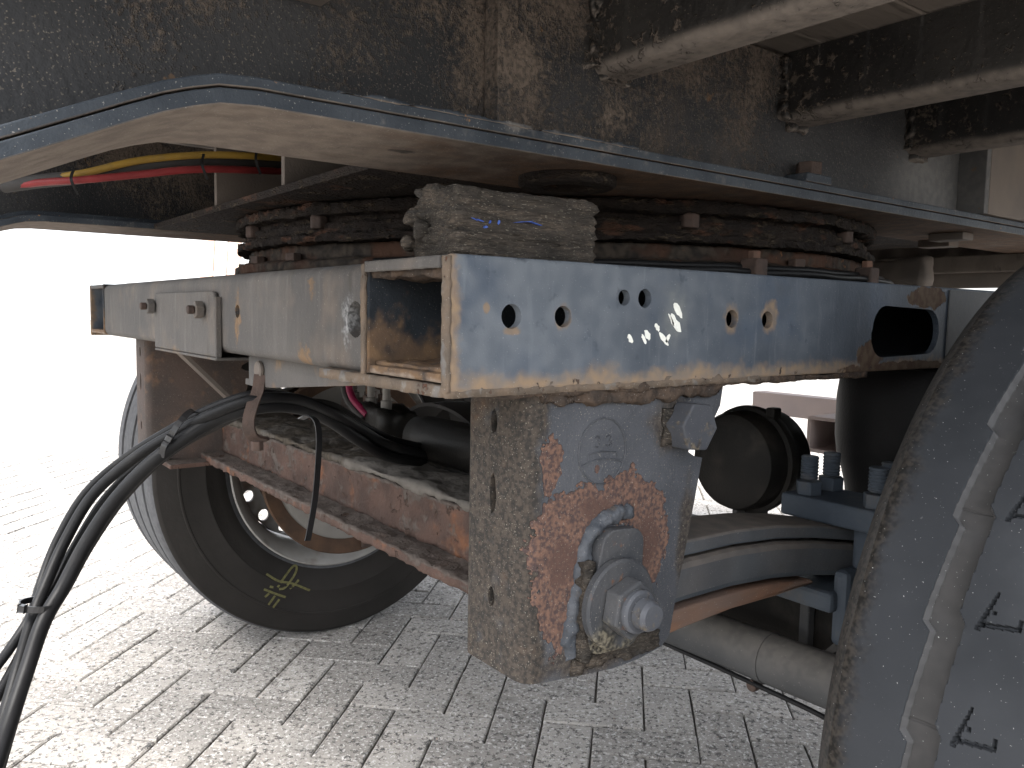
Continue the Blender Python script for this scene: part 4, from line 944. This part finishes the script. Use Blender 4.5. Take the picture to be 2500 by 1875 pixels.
# ================================================================== AXLE AND SPRINGS
A0, A1 = Vector((-1.66, 0.648, WZ)), Vector((0.235, 0.812, WZ))
bm = bmesh.new(); add_sweep(bm, [A0, A1], [(-.055, -.055), (.055, -.055), (.055, .055), (-.055, .055)]); bevel_bm(bm, 0.012, 3); ax = from_bm('axle', bm, M['axle'], df)
def leafset(xc, mk, mr, mb):
    x0, x1 = xc - 0.038, xc + 0.038
    def leaf(name, top, bot, mat, b=0.003):
        pts = top + bot[::-1]
        o = prism(name, pts, 'X', x0, x1, mat, ax, b); return o
    ys = [0.20, 0.26, 0.32, 0.40, 0.48, 0.56, 0.64, 0.72]
    def bend(y, z0, z1): t = (y - 0.20) / 0.5; return z0 + (z1 - z0) * t + 0.022 * math.sin(math.pi * min(1.04, t))
    t_top = [(y, bend(y, 0.676, 0.634)) for y in ys]; t_bot = [(y, bend(y, 0.658, 0.618)) for y in ys]
    leaf('upper_leaf', t_top, t_bot, mk)
    m_top = [(y, bend(y, 0.652, 0.614)) for y in ys]; m_bot = [(y, bend(y, 0.606, 0.570)) for y in ys]
    leaf('spring_arm', m_top, m_bot, mk, 0.008)
    ys2 = ys[:6]
    l_top = [(y, bend(y, 0.600, 0.566)) for y in ys2]; l_bot = [(y, bend(y, 0.572, 0.560) if y < 0.55 else bend(y, 0.590, 0.5640)) for y in ys2]
    leaf('lower_leaf', l_top, l_bot, mr)
    lathe('spring_eye', disc_prof(0.042, -0.036, 0.036), 'X', (xc, PV[0] + 0.004, PV[1] - 0.01), mk, ax, 32)
    # clamp plate with studs above, seat below
    o = box('clamp_plate', x0 - 0.004, x1 + 0.064, 0.598, 0.690, 0.656, 0.686, mb, ax, 0.004)
    for (sx, sy) in ((x0 + 0.024, 0.620), (x1 + 0.044, 0.620), (x0 + 0.024, 0.672), (x1 + 0.034, 0.668)):
        hexa('clamp_nut', (sx, sy, 0.6862), 'Z', 0.030, 0, 0.018, mb, ax, 0.2)
        pr_ = [(0.0, 0.0)]
        for k in range(7): pr_ += [(0.0105, 0.002 + k * 0.0044), (0.0118, 0.0042 + k * 0.0044)]
        pr_ += [(0.0105, 0.033), (0.0, 0.033)]
        lathe('clamp_stud', pr_, 'Z', (sx, sy, 0.7042), mb, ax, 16)
    box('spring_seat', x0 - 0.004, x1 + 0.010, 0.585, 0.80, 0.545, 0.572, mb, ax, 0.006)
    box('seat_side', x1 + 0.0005, x1 + 0.022, 0.600, 0.680, 0.50, 0.600, mb, ax, 0.008)
    box('clamp_strap', x1 + 0.012, x1 + 0.050, 0.622, 0.660, 0.60, 0.656, mb, ax, 0.006)
leafset(-0.061, M['arm'], M['arm_rust'], M['bluedark']); leafset(2 * CX + 0.061, M['farhanger'], M['farhanger'], M['farhanger'])
box('axle_housing', -0.42, 0.115, 0.668, 0.80, 0.385, 0.560, M['chamber'], ax, 0.012)
box('axle_rib', -0.10, -0.085, 0.650, 0.667, 0.39, 0.56, M['axle'], ax, 0.003)
# round cross tube in front of the axle with pipe clips below
tb0, tb1 = Vector((-1.30, 0.545, 0.455)), Vector((0.13, 0.585, 0.462))
bm = bmesh.new(); add_sweep(bm, [tb0, tb1], circ(0.034, 28)); from_bm('stabiliser_tube', bm, M['axle'], ax, smooth=50)
for t in (0.835, 0.925):
    p = tb0.lerp(tb1, t); q = tb0.lerp(tb1, t + 0.009)
    bm = bmesh.new(); add_sweep(bm, [p, q], circ(0.0352, 28)); from_bm('tube_clip', bm, M['axle'], ax, smooth=50)
    lathe('clip_screw', disc_prof(0.008, -0.012, 0.006), 'Y', (p.x, p.y - 0.012, p.z - 0.037), M['darkbolt'], ax, 14)
for x in (-0.02, -1.2):
    bm = bmesh.new(); add_sweep(bm, [Vector((x, 0.56, 0.46)), Vector((x, 0.71, 0.50))], [(-.02, -.006), (.02, -.006), (.02, .006), (-.02, .006)]); from_bm('tube_arm', bm, M['axle'], ax)
o = tube('sensor_cable', [(-0.45, 0.553, 0.432), (-0.25, 0.556, 0.430), (-0.10, 0.557, 0.428), (0.02, 0.558, 0.422), (0.055, 0.55, 0.400), (0.075, 0.535, 0.36), (0.09, 0.53, 0.32), (0.12, 0.56, 0.30), (0.16, 0.60, 0.33)], 0.0035, M['hose'], None, 8, 8)
tag(o, 'thin dark cable strapped under the grey tube beside the near tyre', 'cable')

# air spring between beam and spring arm
prf = [(0.0, 0.600), (0.10, 0.600), (0.112, 0.61), (0.118, 0.66), (0.125, 0.69), (0.132, 0.71), (0.136, 0.74), (0.136, 0.80), (0.132, 0.835), (0.12, 0.850), (0.0, 0.852)]
asp = lathe('air_spring', prf, 'Z', (-0.062, 0.915, 0), M['blackdark'], df, 64, 50)
lathe('piston_plate', disc_prof(0.09, 0.585, 0.5995), 'Z', (-0.062, 0.915, 0), M['bluedark'], asp, 40)
prism('spring_arm', [(0.725, 0.575), (0.725, 0.615), (0.80, 0.63), (1.00, 0.584), (1.00, 0.555), (0.80, 0.575)], 'X', -0.098, -0.024, M['arm'], ax, 0.003)
# brake chamber in front of it
bcC = (-0.238, 0.708, 0.700)
bc = lathe('brake_chamber', [(0.0, -0.050), (0.060, -0.050), (0.072, -0.044), (0.076, -0.034), (0.077, -0.008), (0.077, 0.012), (0.076, 0.050), (0.066, 0.064), (0.0, 0.068)], 'Y', bcC, M['chamber'], df, 56, 40)
lathe('clamp_band', [(0.077, -0.010), (0.083, -0.008), (0.0845, 0.0), (0.083, 0.008), (0.077, 0.010)], 'Y', bcC, M['chamber'], bc, 56, 40)
for a in (62, 205):
    x, z = bcC[0] + 0.087 * math.cos(R(a)), bcC[2] + 0.087 * math.sin(R(a))
    box('band_lug', x - 0.008, x + 0.008, bcC[1] - 0.010, bcC[1] + 0.010, z - 0.008, z + 0.008, M['chamber'], bc, 0.003)
box('chamber_bracket', -0.245, -0.235, 0.68, 0.76, 0.545, 0.640, M['axle'], bc, 0.002)
# second chamber behind the rusty channel, its lever bracket and a valve with pale fittings
b2 = lathe('brake_chamber', [(0.0, -0.085), (0.022, -0.083), (0.035, -0.070), (0.038, -0.03), (0.038, 0.14), (0.0, 0.14)], 'X', (-0.60, 0.37, 0.706), M['chamber'], df, 40, 45)
arc_ = [(-0.80, 0.43, 0.700), (-0.76, 0.43, 0.735), (-0.70, 0.43, 0.756), (-0.62, 0.43, 0.755), (-0.55, 0.43, 0.735), (-0.50, 0.43, 0.70), (-0.46, 0.43, 0.665)]
strip('arched_guard', arc_, 0.07, 0.006, M['greyhose'], b2, (0, 1, 0))
box('chamber_foot', -0.72, -0.46, 0.345, 0.40, 0.664, 0.675, M['chamber'], b2, 0.006)
vb = dense_box('air_valve', -0.87, -0.73, 0.335, 0.40, 0.664, 0.742, 0.010, M['chamber'], df); roughen(vb, 0.012, 22, seed=81)
for (x, z0) in ((-0.825, 0.740), (-0.765, 0.740)):
    lathe('fitting', [(0.0, 0.0), (0.010, 0.0), (0.010, 0.018), (0.007, 0.020), (0.007, 0.045), (0.0, 0.045)], 'Z', (x, 0.355, z0), M['drum'], vb, 16)
o = tube('air_line', [(-0.800, 0.335, 0.730), (-0.818, 0.33, 0.742), (-0.842, 0.325, 0.760), (-0.856, 0.325, 0.79), (-0.858, 0.33, 0.87)], 0.007, M['purple'], None, 8, 10)
tag(o, 'short dark red air line dropping behind the cross beam', 'air line')
o = tube('air_line', [(-0.805, 0.33, 0.722), (-0.828, 0.325, 0.735), (-0.856, 0.32, 0.757), (-0.871, 0.32, 0.79), (-0.873, 0.325, 0.87)], 0.006, M['greyhose'], None, 8, 10)
tag(o, 'short grey air line beside the dark red one', 'air line')

# ================================================================== BLACK HOSE BUNDLE
def P3(D, px, py):
    """point at depth D in the direction of a photo position given in 2212 x 1659 units (layout only: gives plain 3D points)"""
    f = 1774.0
    return Vector((0.551, -0.353, 0.919)) + D * (fwd + right * ((px - 1106) / f) - up * ((py - 829.5) / f))
paths = [
    ([(1.40, 960, 990), (1.28, 850, 965), (1.20, 775, 925), (1.14, 715, 890), (1.10, 640, 862), (1.06, 555, 862), (1.06, 470, 890), (1.07, 380, 935), (1.08, 290, 990), (1.08, 200, 1070), (1.06, 140, 1170), (1.03, 100, 1260), (1.00, 72, 1330), (0.97, 40, 1440), (0.93, 5, 1560), (0.90, -40, 1700)], 0.0085, M['hose']),
    ([(1.40, 940, 1000), (1.28, 840, 985), (1.20, 775, 950), (1.15, 712, 908), (1.11, 640, 880), (1.07, 555, 880), (1.07, 470, 905), (1.06, 400, 945), (1.05, 320, 1005), (1.05, 245, 1085), (1.04, 185, 1175), (1.02, 135, 1270), (0.99, 92, 1345), (0.96, 60, 1440), (0.92, 20, 1560), (0.89, -25, 1700)], 0.0105, M['hose']),
    ([(1.42, 950, 985), (1.29, 845, 970), (1.22, 775, 935), (1.17, 715, 898), (1.13, 640, 872), (1.09, 560, 870), (1.09, 470, 897), (1.09, 385, 945), (1.10, 300, 1005), (1.10, 225, 1080), (1.08, 165, 1175), (1.05, 118, 1265), (1.01, 84, 1335), (0.985, 30, 1440), (0.96, -30, 1550), (0.94, -80, 1650)], 0.007, M['hose']),
    ([(1.42, 955, 975), (1.30, 850, 950), (1.22, 770, 912), (1.16, 700, 880), (1.12, 630, 858), (1.08, 550, 852), (1.08, 460, 880), (1.09, 365, 930), (1.10, 270, 990), (1.10, 185, 1065), (1.08, 125, 1165), (1.05, 88, 1260), (1.01, 66, 1330), (0.985, 22, 1400), (0.97, -30, 1470), (0.95, -90, 1560)], 0.007, M['hose']),
    ([(1.40, 930, 980), (1.31, 840, 955), (1.25, 780, 912), (1.19, 720, 876), (1.14, 650, 868), (1.10, 560, 878), (1.10, 480, 915), (1.09, 400, 957), (1.09, 330, 1010), (1.09, 260, 1085), (1.075, 195, 1180), (1.05, 148, 1265), (1.005, 104, 1340), (0.98, 68, 1440), (0.95, 30, 1560), (0.92, -10, 1700)], 0.006, M['greyhose']),
]
labs = ['long black hose sweeping out of the rusty strap, middle of the bundle', 'thickest black hose on the underside of the bundle', 'thin black cable deep inside the hose bundle', 'thin black cable along the upper edge of the bundle', 'thin dusty grey cable at the lower back of the bundle']
for k, (pp, r, mt) in enumerate(paths):
    e = 0.022 * (k - 2)                                  # on past the frame, down to the paving and forwards
    q = [P3(*p) for p in pp]; q1 = q[-1] + (q[-1] - q[-2]) * 1.1; q2 = q1 + (q[-1] - q[-2]) * 0.9
    q2.z = max(q2.z, 0.04); q += [q1, q2, Vector((q2.x - 0.12 + e, q2.y - 0.45, r + 0.004)), Vector((q2.x - 0.25 + 2 * e, q2.y - 1.2, r + 0.001))]
    o = tube('hose', q, r * 0.86, mt, None, 8, 12)
    tag(o, labs[k], 'hose', 'hoses of the black bundle')
# cable ties
def tie(label, D, px, py, ang, rx, ry, tail):
    """loop round the bundle in the plane across it, with lock head and cut tail"""
    t = thing('cable_tie', label, 'cable tie', P3(D, px, py), 'cable ties on the hose bundle')
    c = P3(D, px, py); ex = (right * math.cos(ang) + up * math.sin(ang)); ey = fwd
    pts = [c + ex * rx * math.cos(2 * math.pi * k / 24) + ey * ry * math.sin(2 * math.pi * k / 24) for k in range(25)]
    axis = ex.cross(ey)
    bm = bmesh.new(); add_sweep(bm, pts, [(-.0038, -.0009), (.0038, -.0009), (.0038, .0009), (-.0038, .0009)], tuple(axis)); from_bm('tie_band', bm, M['tie'], t)
    h = c - ey * ry - ex * rx * 0.35
    bm = bmesh.new(); bmesh.ops.create_cube(bm, size=1.0)
    mt = Matrix((ex, axis, ey)).transposed().to_4x4(); mt.translation = h
    for v in bm.verts: v.co = mt @ Vector((v.co.x * 0.008, v.co.y * 0.0085, v.co.z * 0.006))
    bevel_bm(bm, 0.001); from_bm('tie_head', bm, M['tie'], t)
    if tail:
        strip('tie_tail', [h, h - ex * 0.010 - ey * 0.004, h - ex * 0.020 - up * 0.006], 0.0075, 0.0014, M['tie'], t, tuple(axis))
tie('black cable tie at the upper bend of the hose bundle', 1.072, 392, 930, R(60), 0.030, 0.026, True)
tie('black cable tie low on the hose bundle at the left edge', 1.005, 84, 1306, R(-8), 0.021, 0.022, False)
# long loose tie hanging from the hoses
lt = strip('cable_tie', [P3(1.07, 650, 905), P3(1.05, 668, 898), P3(1.035, 684, 912), P3(1.03, 689, 945), P3(1.03, 687, 1000), P3(1.03, 680, 1080), P3(1.03, 668, 1150), P3(1.03, 664, 1168)], 0.0085, 0.0016, M['tie'], None, tuple(right), 8)
tag(lt, 'long black cable tie dangling loose in front of the rusty channel', 'cable tie')

# coloured hoses between the rails
o = tube('air_hose', [P3(1.30, 10, 400), P3(1.28, 90, 388), P3(1.26, 180, 374), P3(1.28, 300, 347), P3(1.31, 430, 335), P3(1.36, 560, 338), P3(1.5, 700, 350)], 0.0058, M['yellow'], None, 8, 10); tag(o, 'yellow air hose strung under the raised rails', 'hose')
o = tube('air_hose', [P3(1.30, 10, 405), P3(1.27, 90, 394), P3(1.25, 170, 389), P3(1.27, 290, 378), P3(1.30, 420, 366), P3(1.36, 550, 368), P3(1.5, 700, 375)], 0.0058, M['red'], None, 8, 10); tag(o, 'red air hose strung under the raised rails', 'hose')
o = tube('air_hose', [P3(1.30, 10, 402), P3(1.28, 90, 391), P3(1.27, 175, 382), P3(1.29, 295, 362), P3(1.32, 425, 350), P3(1.38, 555, 352), P3(1.5, 700, 362)], 0.011, M['greyhose'], None, 8, 12); tag(o, 'thick grey hose between the yellow and the red one', 'hose')
for k, (px, py, D) in enumerate(((160, 392, 1.245), (440, 360, 1.29), (555, 350, 1.35))):
    c = P3(D, px, py)
    o = strip('hose_tie', [c + up * 0.020, c - fwd * 0.012 + right * 0.002, c - up * 0.020 + right * 0.006], 0.004, 0.0012, M['hose'], None, tuple(right))
    tag(o, ('hose strap nearest the left edge on the coloured hoses', 'middle hose strap on the coloured hoses', 'hose strap nearest the gusset on the coloured hoses')[k], 'strap', 'straps on the coloured hoses')

# ================================================================== BEYOND
rg_ = thing('rear_guard_frame', 'pale brown cross bar and square tube seen behind the brake chamber', 'guard frame', (-0.7, 2.2, 0.5))
box('guard_bar', -1.307, 0.10, 2.15, 2.22, 0.577, 0.653, M['palesteel'], rg_, 0.003)
tbm = prism('guard_tube', rrect(-0.717, -0.600, 0.566, 0.662, 0.010), 'Y', 1.597, 2.149, M['palesteel'], rg_, 0)
cut(tbm, [cutter_bm(lambda bm: (add_prism(bm, rrect(-0.708, -0.609, 0.575, 0.653, 0.006), 'Y', 1.58, 2.1), bmesh.ops.recalc_face_normals(bm, faces=bm.faces)))])
for x in (-0.30, -0.02): box('guard_post', x - 0.03, x + 0.03, 2.221, 2.28, 0.56, 1.0745, M['palesteel'], rg_, 0.003)
lathe('tube_plug', disc_prof(0.012, -0.03, 0.0), 'Z', (-0.665, 1.63, 0.5655), M['darkbolt'], rg_, 14)
# pale building far to the left
wb = thing('warehouse', 'pale overexposed building far off at the left', 'building', (-62, 8, 0))
box('wall', -64, -60, -24.0, 12.4, 0, 7.0, M['wallblue'], wb, 0.0)
box('wall', -64, -60.4, 12.41, 46.0, 0, 6.6, M['wall'], wb, 0.0)
box('roof_edge', -64.2, -59.8, -24.2, 12.4, 7.0, 7.3, M['wall'], wb, 0.0)
# striped barrier
bar = thing('striped_barrier', 'faded red and white barrier beyond the far side of the dolly', 'barrier', (-8.0, 2.3, 0))
dirb = (right - Vector((0, 0, right.z))).normalized()
bc0 = Vector((0.551, -0.353, 0)) + Vector((fwd.x, fwd.y, 0)) * 7.0 + dirb * (-(1106 - 430) / 1774 * 7.0)
for k in range(4):
    p = bc0 + dirb * (k * 0.11)
    bm = bmesh.new(); add_box(bm, -0.05, 0.05, -0.02, 0.02, 0.0, 1.75)
    o = from_bm('barrier_board', bm, M['orange'] if k % 2 == 0 else M['wall'], bar)
    o.matrix_parent_inverse = Matrix.Translation((8.0, -2.3, 0)); o.location = (p.x, p.y, 0); o.rotation_euler = (0, R(4), math.atan2(dirb.y, dirb.x))

# ================================================================== done
